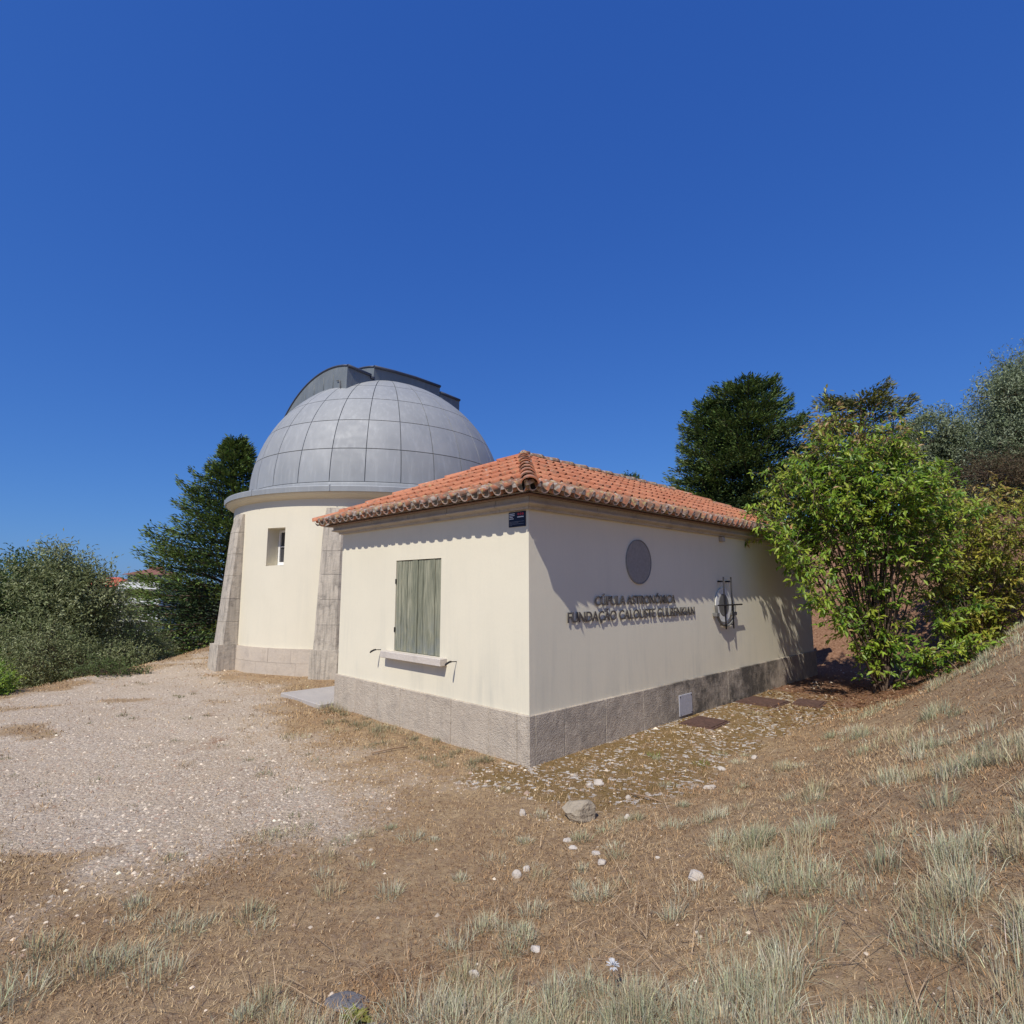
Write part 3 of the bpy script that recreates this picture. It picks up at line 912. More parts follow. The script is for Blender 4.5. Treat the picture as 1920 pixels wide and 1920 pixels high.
# round grey plate
t = on_annex('round_plate', 2.235, 0, 2.268, 'round grey plate on the shaded upper part of the long wall', 'plate')
def disc_mesh(name, r, y0, y1, n=48, bev=0.006):
    bm = bmesh.new()
    rows = []
    for rr_, y in ((r, y0), (r, y1 + bev), (r - bev, y1)):
        rows.append([bm.verts.new((rr_ * math.cos(2 * math.pi * i / n), y, rr_ * math.sin(2 * math.pi * i / n))) for i in range(n)])
    for a, b in zip(rows, rows[1:]):
        for i in range(n): bm.faces.new((a[i], a[(i + 1) % n], b[(i + 1) % n], b[i]))
    bm.faces.new(rows[-1]); bm.faces.new(rows[0][::-1])
    return bm_mesh(name, bm)
def ring_mesh(name, r0, r1, y0, y1, a0=0.0, a1=2 * math.pi, n=48):
    bm = bmesh.new()
    full = abs(a1 - a0 - 2 * math.pi) < 1e-6
    m = n if full else n + 1
    rows = []
    for i in range(m):
        a = a0 + (a1 - a0) * i / n
        rows.append([bm.verts.new((r * math.cos(a), y, r * math.sin(a))) for r, y in ((r0, y0), (r1, y0), (r1, y1), (r0, y1))])
    for i in range(n):
        A, B = rows[i], rows[(i + 1) % m]
        for k in range(4): bm.faces.new((A[k], A[(k + 1) % 4], B[(k + 1) % 4], B[k]))
    if not full:
        bm.faces.new(rows[0]); bm.faces.new(rows[-1][::-1])
    return bm_mesh(name, bm)
link('plate_face', disc_mesh('plate_face', 0.302, 0.0, -0.018), M['disc'], t)
link('plate_rim', ring_mesh('plate_rim', 0.303, 0.312, 0.0, -0.024), M['disc'], t)

# sundial
t = on_annex('wall_sundial', 4.80, 0, 1.62, 'iron sundial of two rods, crossbar and hoop on the long wall', 'sundial')
for x in (-0.13, 0.16):
    bm = bmesh.new(); tube(bm, [(x, -0.10, 0.47), (x, -0.10, 0.1), (x + 0.02, -0.10, -0.40)], [0.012, 0.012, 0.011], 8)
    link('upright_rod', bm_mesh('upright_rod', bm), M['iron'], t)
    bm = bmesh.new(); tube(bm, [(x - 0.005, 0.01, 0.395), (x - 0.005, -0.10, 0.395)], [0.014, 0.014], 7)
    link('wall_pin', bm_mesh('wall_pin', bm), M['iron'], t)
    bm = bmesh.new(); tube(bm, [(x + 0.02, 0.01, -0.33), (x + 0.02, -0.10, -0.33)], [0.012, 0.012], 7)
    link('wall_pin', bm_mesh('wall_pin', bm), M['iron'], t)
bm = bmesh.new(); tube(bm, [(-0.40, -0.115, 0.0), (0.52, -0.115, 0.0)], [0.013, 0.013], 7)
link('crossbar', bm_mesh('crossbar', bm), M['iron'], t)
link('dial_ring', ring_mesh('dial_ring', 0.19, 0.29, -0.012, -0.024, n=40), M['dial_white'], t)
link('hoop', ring_mesh('hoop', 0.345, 0.36, -0.03, -0.075, math.pi * 1.0, math.pi * 2.0, n=28), M['dial_grey'], t)
dk = link('shadow_disc', disc_mesh('shadow_disc', 0.188, -0.012, -0.03, 36), M['dial_grey'], t)
for x in (-0.335, 0.335):
    link('hoop_block', box_mesh('hoop_block', x - 0.05, x + 0.05, -0.08, -0.005, -0.185, -0.125, bev=0.005), M['dial_grey'], t)

# small plain box under the cornice, pale plaque low on the plinth
t = on_annex('wall_box', 4.835, 0, 2.74, 'small pale box lamp fixed under the cornice above the sundial', 'casing')
link('housing', box_mesh('housing', -0.05, 0.05, -0.07, 0.0, -0.04, 0.045, bev=0.008), M['cornice'], t)
link('lens', box_mesh('lens', -0.032, 0.032, -0.078, -0.068, -0.028, 0.028, bev=0.004), M['plaque'], t)  # raised front of the box, gives no light
t = on_annex('vent_plate', 3.335, -0.035, 0.19, 'pale rectangular plate on the mould-blackened plinth of the long wall', 'plate')
link('plate', box_mesh('plate', -0.19, 0.19, -0.014, 0.0, -0.155, 0.145, bev=0.004), M['plaque'], t)
for q in ((-0.165, -0.13), (0.165, -0.13), (-0.165, 0.12), (0.165, 0.12)):
    bm = bmesh.new(); tube(bm, [(q[0], -0.012, q[1]), (q[0], -0.02, q[1])], [0.009, 0.008], 8); link('screw', bm_mesh('screw', bm), M['iron'], t)

# rusty covers on the ground, concrete slab towards the tower
for v, u, sx, sy, rz, lab in ((3.2, -0.40, 0.27, 0.22, 0.05, 'rust brown metal cover lying on gravel nearest the annex corner'),
                              (5.28, -0.40, 0.30, 0.30, -0.03, 'largest rust brown metal cover on gravel beyond the pale plinth plate'),
                              (5.72, -0.98, 0.24, 0.19, 0.12, 'rust brown metal cover half buried beside the largest cover')):
    p_ = P0 + VX * v + UY * u
    t = empty('ground_cover', (p_.x, p_.y, tz(p_.x, p_.y) + 0.012), ANG + rz, lab, 'ground cover', 'rusty covers beside the long wall')
    link('lid', box_mesh('lid', -sx, sx, -sy, sy, -0.02, 0.018, bev=0.004), M['rust'], t)
    link('frame', ring4 if False else box_mesh('frame', -sx - 0.03, sx + 0.03, -sy - 0.03, sy + 0.03, -0.05, 0.004, bev=0.004), M['rust'], t)
t = empty('concrete_slab', P0 + VX * 0.3 + UY * 5.2, ANG, 'flat grey concrete slab on the gravel between annex and tower buttress', 'slab')
link('slab_piece', box_mesh('slab_piece', -0.52, 0.22, -0.78, 0.72, -0.1, 0.05, bev=0.008), M['slab'], t)
link('slab_piece', box_mesh('slab_piece', 0.23, 1.1, -0.78, 0.72, -0.1, 0.047, bev=0.008), M['slab'], t)

# ------------------------------------------------------------------ tower
TC = Vector((-3.86, 16.55, 0))
tower = empty('observatory_tower', TC, 0, 'round cream tower with stone buttresses and grey metal observatory dome', 'building')
RW = 3.90
WA0, WA1, WZ0, WZ1 = R(-118.0), R(-110.0), 2.42, 3.285
# wall with a deep window opening
na_t = 180
angs = [R(-180 + 2 * q) for q in range(180)]
zl = [0.5, WZ0, WZ1, 4.05]
bm = bmesh.new()
grid = [[bm.verts.new((RW * math.cos(a), RW * math.sin(a), z)) for z in zl] for a in angs]
for i in range(len(angs)):
    j = (i + 1) % len(angs)
    for k in range(3):
        if k == 1 and angs[i] >= WA0 - 1e-4 and angs[i] < WA1 - 1e-4: continue
        f = bm.faces.new((grid[i][k], grid[j][k], grid[j][k + 1], grid[i][k + 1])); f.smooth = True
wallm = bm
ri = RW - 0.42
amid = (WA0 + WA1) / 2
def pol(r, a, z): return (r * math.cos(a), r * math.sin(a), z)
tdir = Vector((-math.sin(amid), math.cos(amid), 0)); rdir = Vector((math.cos(amid), math.sin(amid), 0))
hw_ = RW * math.sin((WA1 - WA0) / 2)
def wp(s_, r, z): p_ = rdir * r + tdir * s_; return (p_.x, p_.y, z)
ro = RW * math.cos((WA1 - WA0) / 2)
ro2 = ro
quad(bm, [wp(-hw_, ro2, WZ0), wp(-hw_, ro2, WZ1), wp(-hw_, ri, WZ1), wp(-hw_, ri, WZ0)])
quad(bm, [wp(hw_, ro2, WZ0), wp(hw_, ri, WZ0), wp(hw_, ri, WZ1), wp(hw_, ro2, WZ1)])
quad(bm, [wp(-hw_, ri, WZ0), wp(hw_, ri, WZ0), wp(hw_, ro2 + 0.01, WZ0 - 0.0), wp(-hw_, ro2 + 0.01, WZ0 - 0.0)])
quad(bm, [wp(-hw_, ri, WZ1), wp(-hw_, ro2 + 0.01, WZ1), wp(hw_, ro2 + 0.01, WZ1), wp(hw_, ri, WZ1)])
tw = link('wall', bm_mesh('tower_wall', bm), M['tower_plaster'], tower)
# window: white casement with four panes, set deep
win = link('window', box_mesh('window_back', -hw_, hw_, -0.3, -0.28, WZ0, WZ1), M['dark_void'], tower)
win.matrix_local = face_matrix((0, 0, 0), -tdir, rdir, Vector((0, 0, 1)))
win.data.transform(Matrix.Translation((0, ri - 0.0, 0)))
yF = ri + 0.02
def wbox(name, a, b, z0, z1, y0, y1, mat):
    return link(name, box_mesh(name, a, b, y0, y1, z0, z1, bev=0.004), mat, win)
fw = 0.05
wbox('frame', -hw_ + 0.005, -hw_ + 0.005 + fw, WZ0 + 0.02, WZ1 - 0.01, yF, yF + 0.06, M['white_paint'])
wbox('frame', hw_ - 0.005 - fw, hw_ - 0.005, WZ0 + 0.02, WZ1 - 0.01, yF, yF + 0.06, M['white_paint'])
wbox('frame', -hw_ + 0.055, hw_ - 0.055, WZ0 + 0.02, WZ0 + 0.09, yF, yF + 0.06, M['white_paint'])
wbox('frame', -hw_ + 0.055, hw_ - 0.055, WZ1 - 0.07, WZ1 - 0.01, yF, yF + 0.06, M['white_paint'])
wbox('mullion', -0.03, 0.03, WZ0 + 0.09, WZ1 - 0.07, yF + 0.002, yF + 0.065, M['white_paint'])
for a, b in ((-hw_ + 0.055, -0.03), (0.03, hw_ - 0.055)):
    wbox('glazing_bar', a, b, 2.86, 2.885, yF + 0.004, yF + 0.05, M['white_paint'])
    wbox('pane', a, b, WZ0 + 0.09, 2.86, yF + 0.018, yF + 0.024, M['glass'])
    wbox('pane', a, b, 2.885, WZ1 - 0.07, yF + 0.018, yF + 0.024, M['glass'])
wbox('sill', -hw_ + 0.004, hw_ - 0.004, WZ0 + 0.001, WZ0 + 0.02, yF - 0.01, yF + 0.10, M['white_paint'])

# buttresses
BT = [R(-136.5 + 45 * k) for k in range(8)]
def butt_poly(ri_, ro_, hw, ch):
    return [(ri_, -hw), (ro_ - ch, -hw), (ro_, -hw + ch * 1.2), (ro_, hw - ch * 1.2), (ro_ - ch, hw), (ri_, hw)]
zcuts = [0.60, 1.12, 1.66, 2.20, 2.72, 3.24, 3.70]
stone_meshes = []
for k, (a, b) in enumerate(zip(zcuts, zcuts[1:])):
    def at(z):
        t_ = (z - 0.6) / 3.1
        return butt_poly(3.86, 4.27 - 0.23 * t_, 0.275 - 0.035 * t_, 0.05)
    bm = bmesh.new()
    z0, z1 = a + (0.003 if k else 0), b - 0.003
    if k == len(zcuts) - 2:
        prism(bm, [(x, y, z0) for x, y in at(z0)], [(x - (0.05 if x > 3.9 else 0), y * 0.93, z1) for x, y in at(z1)])
    else:
        prism(bm, [(x, y, z0) for x, y in at(z0)], [(x, y, z1) for x, y in at(z1)])
    stone_meshes.append(bm_mesh('buttress_stone', bm)); stone_meshes[-1].materials.append(M['buttress'])
bm = bmesh.new()
prism(bm, [(x, y, -0.4) for x, y in butt_poly(3.80, 4.37, 0.315, 0.012)], [(x, y, 0.6) for x, y in butt_poly(3.80, 4.34, 0.305, 0.012)])
base_mesh = bm_mesh('base_stone', bm); base_mesh.materials.append(M['buttress'])
bm = bmesh.new()
prism(bm, [(x, y, 0.55) for x, y in butt_poly(3.8, 4.2, 0.22, 0.05)], [(x, y, 3.66) for x, y in butt_poly(3.8, 3.98, 0.19, 0.05)])
core_mesh = bm_mesh('buttress_core', bm); core_mesh.materials.append(M['mortar'])
for a in BT:
    core = link('buttress', core_mesh, None, tower)
    core.rotation_euler = (0, 0, a)
    link('base_stone', base_mesh, None, core)
    for m_ in stone_meshes: link('buttress_stone', m_, None, core)

# plinth ring of two courses
bm = bmesh.new(); revolve(bm, [(3.5, 0.555), (3.925, 0.555), (3.925, -0.4)], 90)
tpl = link('plinth', bm_mesh('tower_plinth_core', bm), M['mortar'], tower)
def arc_block(a0, a1, r0, r1, z0, z1, n=3):
    bm = bmesh.new()
    A = []
    for i in range(n + 1):
        a = a0 + (a1 - a0) * i / n
        A.append([bm.verts.new(pol(r, a, z)) for r, z in ((r0, z0), (r1, z0), (r1, z1), (r0, z1))])
    for p_, q_ in zip(A, A[1:]):
        for k in range(4): bm.faces.new((p_[k], q_[k], q_[(k + 1) % 4], p_[(k + 1) % 4]))
    bm.faces.new(A[0][::-1]); bm.faces.new(A[-1])
    return bm_mesh('plinth_stone', bm)
for c_, (z0, z1, step) in enumerate(((-0.4, 0.26, 0.26), (0.264, 0.575, 0.155))):
    a = -math.pi + c_ * 0.05
    while a < math.pi + c_ * 0.05 - 0.02:
        b = min(a + step * random.uniform(0.8, 1.25), math.pi + c_ * 0.05)
        am = math.degrees((a + b) / 2)
        if -150 < am < -60:
            link('plinth_stone', arc_block(a + 0.0007, b - 0.0007, 3.88, 3.945 + random.uniform(-.003, .003), z0, z1), M['tower_plinth'], tpl)
        else:
            link('plinth_stone', arc_block(a + 0.0007, b - 0.0007, 3.88, 3.945, z0, z1), M['tower_plinth'], tpl)
        a = b

# cornice ring
bm = bmesh.new()
prof = [(3.88, 3.93), (3.945, 3.93), (3.955, 3.955), (3.99, 3.965), (4.03, 3.985), (4.07, 4.02), (4.095, 4.045), (4.095, 4.10)]
revolve(bm, prof, 128)
for f in bm.faces: f.smooth = True
link('cornice', bm_mesh('tower_cornice', bm), M['tower_plaster'], tower)
bm = bmesh.new()
revolve(bm, [(4.08, 4.05), (4.135, 4.05), (4.14, 4.165), (4.125, 4.185), (3.66, 4.25), (3.5, 4.25)], 128)
rim = link('dome_rim', bm_mesh('dome_rim', bm), M['zinc_rim'], tower)
for a in np.linspace(0, 2 * math.pi, 13)[:-1]:
    o = link('rim_seam', box_mesh('rim_seam', 3.66, 4.152, -0.011, 0.011, 4.05, 4.2, bev=0.003), M['zinc_rim'], rim)
    o.rotation_euler = (0, 0, a + R(-93))

# dome
RD, ZD = 3.58, 4.37
bm = bmesh.new()
pr = [(RD - 0.012, ZD - 0.13), (RD - 0.012, ZD)] + [((RD - 0.022) * math.cos(R(t_)), ZD + (RD - 0.022) * math.sin(R(t_))) for t_ in range(2, 90, 4)] + [(0.01, ZD + RD - 0.022)]
revolve(bm, pr, 108)
for f in bm.faces: f.smooth = True
dome = link('dome', bm_mesh('dome_shell', bm), M['zinc_dark'], tower)
NP = 27
DA = 2 * math.pi / NP
lats = [R(13.33 * k) for k in range(7)]
adir = Vector((0.62, 0.785, 0)).normalized(); bdir = Vector((-0.785, 0.62, 0)).normalized()
for k in range(6):
    l0, l1 = lats[k], lats[k + 1]
    gap = 0.0026
    bm = bmesh.new()
    n = 4
    def sp_(r, a, l): return (r * math.cos(l) * math.cos(a), r * math.cos(l) * math.sin(a), ZD + r * math.sin(l))
    ga = gap / max(math.cos((l0 + l1) / 2), 0.25)
    rows = []
    for i in range(n + 1):
        l = l0 + gap + (l1 - l0 - 2 * gap) * i / n
        rows.append([bm.verts.new(sp_(RD + 0.003 * math.sin(math.pi * i / n) * math.sin(math.pi * j / n), ga + (DA - 2 * ga) * j / n, l)) for j in range(n + 1)])
    for i in range(n):
        for j in range(n):
            bm.faces.new((rows[i][j], rows[i][j + 1], rows[i + 1][j + 1], rows[i + 1][j])).smooth = True
    # turned-down edges
    edge = [rows[0][j] for j in range(n + 1)] + [rows[i][n] for i in range(1, n + 1)] + [rows[n][j] for j in range(n - 1, -1, -1)] + [rows[i][0] for i in range(n - 1, 0, -1)]
    low = [bm.verts.new((v.co - Vector((0, 0, ZD))) * (1 - 0.007) + Vector((0, 0, ZD))) for v in edge]
    edge = [bm.verts.new(v.co) for v in edge]
    for i in range(len(edge)):
        j = (i + 1) % len(edge)
        bm.faces.new((edge[j], edge[i], low[i], low[j]))
    pm = bm_mesh('dome_panel', bm); pm.materials.append(M['zinc'])
    for j in range(NP):
        a = R(-93.2 - 3.5) + j * DA
        o = link('dome_panel', pm, None, dome)
        o.rotation_euler = (0, 0, a)
# base skirt
bm = bmesh.new(); revolve(bm, [(RD + 0.004, ZD - 0.14), (RD + 0.012, ZD - 0.02), (RD + 0.004, ZD - 0.005), (RD - 0.03, ZD - 0.003)], 108)
for f in bm.faces: f.smooth = True
link('dome_skirt', bm_mesh('dome_skirt', bm), M['zinc'], dome)

# slit hoods: raised shutter boxes running over the top of the dome
def hood(name, prof, hts, b0, phi_end, label=None, taper=1.6, mat='zinc_hood'):
    """prof: list of a positions, hts: height z of the top at b=-b0 for each; swept round the a axis to the left"""
    bm = bmesh.new()
    n = 22
    rowsT, rowsB = [], []
    for a_, zt_ in zip(prof, hts):
        rad_d = math.sqrt(max(RD ** 2 - a_ ** 2, 0.2))
        rho0 = math.hypot(b0, zt_)
        ph0 = -math.asin(b0 / rho0)
        phb0 = -math.asin(min(0.99, b0 / rad_d))
        T, B = [], []
        for i in range(n + 1):
            q = i / n
            ph = ph0 + (phi_end - ph0) * q
            rho = rad_d + (rho0 - rad_d) * (1 - q ** taper * 0.93)
            T.append(bm.verts.new(adir * a_ + bdir * (rho * math.sin(ph)) + Vector((0, 0, ZD + rho * math.cos(ph)))))
            phb = phb0 + (phi_end - phb0) * q
            rb = rad_d - 0.05
            B.append(bm.verts.new(adir * a_ + bdir * (rb * math.sin(phb)) + Vector((0, 0, ZD + rb * math.cos(phb)))))
        rowsT.append(T); rowsB.append(B)
    m = len(prof)
    for k in range(m - 1):
        for i in range(n):
            bm.faces.new((rowsT[k][i], rowsT[k][i + 1], rowsT[k + 1][i + 1], rowsT[k + 1][i])).smooth = False
        bm.faces.new((rowsB[k][0], rowsT[k][0], rowsT[k + 1][0], rowsB[k + 1][0]))
        bm.faces.new((rowsT[k][n], rowsB[k][n], rowsB[k + 1][n], rowsT[k + 1][n]))
    for k in (0, m - 1):
        for i in range(n):
            bm.faces.new((rowsB[k][i], rowsT[k][i], rowsT[k][i + 1], rowsB[k][i + 1]))
    me_ = bm_mesh(name, bm)
    h = link(name, me_, M[mat], dome)
    if label: h['label'] = label
    # dark rolled edges along the top rims
    for k in (0, m - 1):
        bm = bmesh.new()
        pts = [v.copy() for v in [Vector(adir * prof[k])]]
        path = []
        a_, zt_ = prof[k], hts[k]
        rad_d = math.sqrt(max(RD ** 2 - a_ ** 2, 0.2)); rho0 = math.hypot(b0, zt_); ph0 = -math.asin(b0 / rho0)
        for i in range(n + 1):
            q = i / n; ph = ph0 + (phi_end - ph0) * q
            rho = rad_d + (rho0 - rad_d) * (1 - q ** taper * 0.93) + 0.012
            path.append(adir * a_ + bdir * (rho * math.sin(ph)) + Vector((0, 0, ZD + rho * math.cos(ph))))
        tube(bm, path, [0.028] * len(path), 6)
        link('edge_roll', bm_mesh('edge_roll', bm), M['zinc_edge'], h)
    bm = bmesh.new()
    path = [adir * a_ + bdir * (-b0 - 0.01) + Vector((0, 0, ZD + zt_ + 0.01)) for a_, zt_ in zip(prof, hts)]
    tube(bm, path, [0.045] * len(path), 6)
    link('edge_roll', bm_mesh('edge_roll', bm), M['zinc_edge'], h)
    return h
hA = hood('shutter_hood', [-2.08, -1.7, -1.33], [3.36, 3.34, 3.32], 1.02, R(62), 'near shutter hood with a pale curved side')
hood('shutter_hood', [-1.22, -0.5, 0.3, 1.31], [3.60, 3.68, 3.74, 3.76], 1.02, R(66), 'far, taller shutter hood with a dark end')
hood('slit_rail', [1.33, 1.8, 2.19], [3.57, 3.56, 3.55], 1.02, R(60), 'lower rail box at the back of the slit')
hood('slit_rail', [-1.33, -1.22], [3.26, 3.26], 1.02, R(60))
bm = bmesh.new()
pA = adir * -2.11 + Vector((0, 0, ZD))
tube(bm, [pA + bdir * -0.80 + Vector((0, 0, 2.72)), pA + bdir * -0.74 + Vector((0, 0, 3.02)), pA + bdir * -0.60 + Vector((0, 0, 3.04))], [0.014] * 3, 6)
link('crank_hook', bm_mesh('crank_hook', bm), M['dial_grey'], hA)
for bb in (-0.4, 0.05, 0.5, 0.95, 1.4):
    rd_ = math.sqrt(RD ** 2 - 2.08 ** 2)
    zc_ = math.sqrt(max(rd_ ** 2 - bb ** 2, 0.1)); zt_ = zc_ + 0.38 - 0.16 * max(bb, 0)
    bm = bmesh.new()
    tube(bm, [adir * -2.085 + bdir * bb + Vector((0, 0, ZD + zc_ - 0.05)), adir * -2.085 + bdir * bb + Vector((0, 0, ZD + zt_))], [0.008] * 2, 5)
    link('hood_seam', bm_mesh('hood_seam', bm), M['zinc_hood'], hA)

# ------------------------------------------------------------------ vegetation
def leaves_np(C, D, Nn, L, Wd, col, fold=0.25):
    """C base points, D unit directions, Nn side vectors, L lengths, Wd widths, col (n,3)"""
    n = len(C)
    S = np.cross(D, Nn); S /= (np.linalg.norm(S, axis=1, keepdims=True) + 1e-9)
    U_ = np.cross(S, D)
    L = L[:, None]; Wd = Wd[:, None]
    mid = C + D * L * 0.48
    V = np.empty((n, 4, 3))
    V[:, 0] = C
    V[:, 1] = mid + S * Wd * 0.5 + U_ * Wd * fold
    V[:, 2] = C + D * L - U_ * L * 0.12
    V[:, 3] = mid - S * Wd * 0.5 + U_ * Wd * fold
    idx = np.arange(n)[:, None] * 4
    F = np.concatenate([idx + np.array([[0, 1, 2]]), idx + np.array([[0, 2, 3]])], 0)
    return V.reshape(-1, 3), F, np.repeat(col, 4, axis=0)

def rdirs(n, r=rng):
    d = r.normal(size=(n, 3)); return d / np.linalg.norm(d, axis=1, keepdims=True)
def norm(a): return a / (np.linalg.norm(a, axis=1, keepdims=True) + 1e-9)
def vary(base, n, amt, r=rng):
    base = np.asarray(base); k = 1 + r.normal(size=(n, 1)) * amt
    return np.clip(base * k * (1 + r.normal(size=(n, 3)) * amt * 0.25), 0.004, 0.9)

def conifer(name, base, height, radius, label, group=None, seed=1, nlimb=120, per=150, lean=(0, 0), bottom=0.04, tip=None, colour=(0.075, 0.12, 0.045), shape=1.0, twin=None, flat=0.0):
    """spreading evergreen: limbs in tiers with flattened, drooping sprays"""
    r = np.random.default_rng(seed)
    bx_, by_, bz_ = base
    t = empty(name, base, 0, label, 'tree', group)
    bm = bmesh.new()
    tube(bm, [(0, 0, -0.5), (lean[0] * 0.3, lean[1] * 0.3, height * 0.4), (lean[0] * 0.8, lean[1] * 0.8, height * 0.8), (lean[0], lean[1], height * 0.985)], [height * 0.026, height * 0.019, height * 0.009, 0.02], 8)
    link('trunk', bm_mesh('trunk', bm), M['bark'], t)
    bm = bmesh.new()
    Cs, Ds, Ns, Ls, Ws, Co = [], [], [], [], [], []
    for i in range(nlimb):
        h = bottom + (1 - bottom) * ((i + r.random()) / nlimb) ** 1.05
        if h > 0.985: h = 0.985
        rad = radius * (1 - h) ** (0.72 * shape) * r.uniform(0.72, 1.12) * (0.75 + 0.25 * min(1, h / 0.18)) + 0.22
        az = i * 2.39996 + r.normal() * 0.35
        z0 = h * height
        d = np.array([math.cos(az), math.sin(az), 0.0])
        o = np.array([lean[0] * h, lean[1] * h, z0])
        rise = r.uniform(-0.06, 0.22) + 0.35 * h - flat * 0.15
        sag = r.uniform(0.05, 0.22) * (1 - h * 0.5)
        S = np.linspace(0, 1, 7)
        path = np.array([o + d * rad * s_ + np.array([0, 0, rad * (rise * s_ - sag * s_ * s_ + 0.12 * s_ ** 4)]) for s_ in S])
        tube(bm, [tuple(p) for p in path], list(np.linspace(0.05 * (1 - h) + 0.018, 0.008, 7)), 4, cap=False)
        m = int(1.9 * per * (0.35 + rad / radius))
        s_ = r.random(m) ** 0.6
        P = np.array([np.interp(s_, S, path[:, k]) for k in range(3)]).T
        tang = norm(np.gradient(path, axis=0))
        Tn = np.array([np.interp(s_, S, tang[:, k]) for k in range(3)]).T
        side = np.cross(d, [0, 0, 1.0])
        spread = r.normal(size=(m, 1)) * (0.10 + 0.24 * rad * (1.05 - s_[:, None] * 0.75))
        off = side * spread
        off[:, 2] += -np.abs(spread[:, 0]) * 0.12 + r.normal(size=m) * 0.09
        P = P + off
        sgn = np.sign(spread)
        D = norm(Tn * 1.0 + side * sgn * r.uniform(0.1, 0.9, (m, 1)) + np.stack([np.zeros(m), np.zeros(m), r.normal(0.12, 0.38, m)], -1))
        Nn = norm(np.array([[0, 0, 0.6]]) + np.array([list(TOSUN)]) * 0.6 + r.normal(size=(m, 3)) * 0.5)
        Cs.append(P); Ds.append(D); Ns.append(Nn)
        Ls.append(r.uniform(0.12, 0.27, m)); Ws.append(r.uniform(0.04, 0.075, m))
        c = vary(colour, m, 0.28, r)
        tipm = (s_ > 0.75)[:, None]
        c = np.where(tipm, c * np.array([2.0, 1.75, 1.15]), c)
        Co.append(c)
    link('limbs', bm_mesh('limbs', bm), M['bark'], t)
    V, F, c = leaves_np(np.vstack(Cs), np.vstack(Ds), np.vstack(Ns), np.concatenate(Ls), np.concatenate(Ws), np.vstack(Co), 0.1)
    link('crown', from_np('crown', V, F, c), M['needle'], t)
    return t

def bush(name, base, blobs, n, label, cat='tree', group=None, seed=1, leaf=(0.05, 0.10), wid=0.3, cols=((0.06, 0.075, 0.04),), trunk=0.08, mat='leaf_matte', up=0.35, shell=0.55, clump=0.22, bark='bark', droop=0.0):
    """leafy crown made of small leaves on twigs, filling several overlapping lobes (cx,cy,cz,rx,ry,rz relative to the base)"""
    r = np.random.default_rng(seed)
    t = empty(name, base, 0, label, cat, group)
    vol = np.array([b[3] * b[4] * b[5] for b in blobs]) ** (2 / 3); vol /= vol.sum()
    ntw = max(40, n // 16)
    which = r.choice(len(blobs), ntw, p=vol)
    B = np.array(blobs)[which]
    dr = rdirs(ntw, r)
    rad = (shell + (1 - shell) * r.random(ntw)) * (1 + 0.16 * r.normal(size=ntw))
    rad = np.where(r.random(ntw) < 0.22, r.random(ntw) ** 0.5, rad)
    Q = B[:, :3] + dr * B[:, 3:] * rad[:, None]
    Q[:, 2] = np.maximum(Q[:, 2], 0.06)
    per = n // ntw
    bm = bmesh.new()
    # stems to a sample of twigs
    heart = [Vector(b[:3]) for b in blobs]
    for b in heart:
        mid = Vector((b.x * 0.35 + r.normal() * 0.1, b.y * 0.35 + r.normal() * 0.1, b.z * 0.55))
        tube(bm, [(0, 0, -0.3), mid, b], [trunk, trunk * 0.75, trunk * 0.4], 6, cap=False)
    for i in range(0, ntw, max(1, ntw // 160)):
        h_ = Vector(B[i, :3]); q = Vector(Q[i])
        s_ = h_.lerp(q, 0.15); m_ = h_.lerp(q, 0.6) + Vector((r.normal(), r.normal(), r.normal())) * 0.06
        tube(bm, [s_, m_, q], [trunk * 0.3, trunk * 0.2, 0.005], 4, cap=False)
    link('trunk', bm_mesh('trunk', bm), M[bark], t)
    tw = norm(norm(dr) * 0.8 + np.array([[0, 0, up]]) + r.normal(size=(ntw, 3)) * 0.45)
    idx = np.repeat(np.arange(ntw), per)
    m = len(idx)
    s_ = r.random((m, 1)) - 0.25
    C = Q[idx] + tw[idx] * s_ * clump * 1.6 + r.normal(size=(m, 3)) * clump * 0.33
    D = norm(tw[idx] * 0.7 + rdirs(m, r) * 0.9 + np.array([[0, 0, -droop]]))
    Nn = norm(np.array([[0, 0, 0.5]]) + np.array([list(TOSUN)]) * 0.7 + rdirs(m, r) * 0.8)
    L = r.uniform(leaf[0], leaf[1], m)
    cidx = r.integers(0, len(cols), ntw)
    c = np.clip(np.array(cols)[cidx][idx] * (1 + r.normal(size=(m, 1)) * 0.22), 0.004, 0.9)
    V, F, c = leaves_np(C, D, Nn, L, L * wid, c)
    link('crown', from_np('crown', V, F, c), M[mat], t)
    return t

# evergreens
conifer('cedar_tree', (-12.0, 24.0, tz(-12.0, 24) - 0.3), 8.55 - tz(-12, 24), 5.2, 'tall dark conifer rising behind the left side of the tower', 'dark conifers', 11, 250, 140, bottom=0.02, shape=1.35)
g_ = tz(10.9, 26)
conifer('cedar_tree', (10.9, 26, g_ - 0.3), 11.8 - g_, 3.8, 'broad dark conifer above the tiled roof, left of the leafy shrub', 'dark conifers', 12, 190, 190, lean=(0.35, 0), bottom=0.06, shape=0.66, colour=(0.065, 0.105, 0.042))
conifer('cedar_tree', (9.6, 26.6, g_ - 0.3), 10.9 - g_, 2.9, 'lower conifer crown leaning against the left of the broad conifer', 'dark conifers', 17, 120, 150, bottom=0.06, shape=0.68, colour=(0.065, 0.105, 0.042))
g_ = tz(15.0, 24)
conifer('cedar_tree', (14.9, 24, g_ - 0.3), 10.6 - g_, 3.1, 'ragged flat-topped conifer peeping over the yellow-green shrub', 'dark conifers', 13, 46, 190, lean=(0.5, 0), bottom=0.3, shape=0.42, colour=(0.12, 0.135, 0.05), flat=1.0)
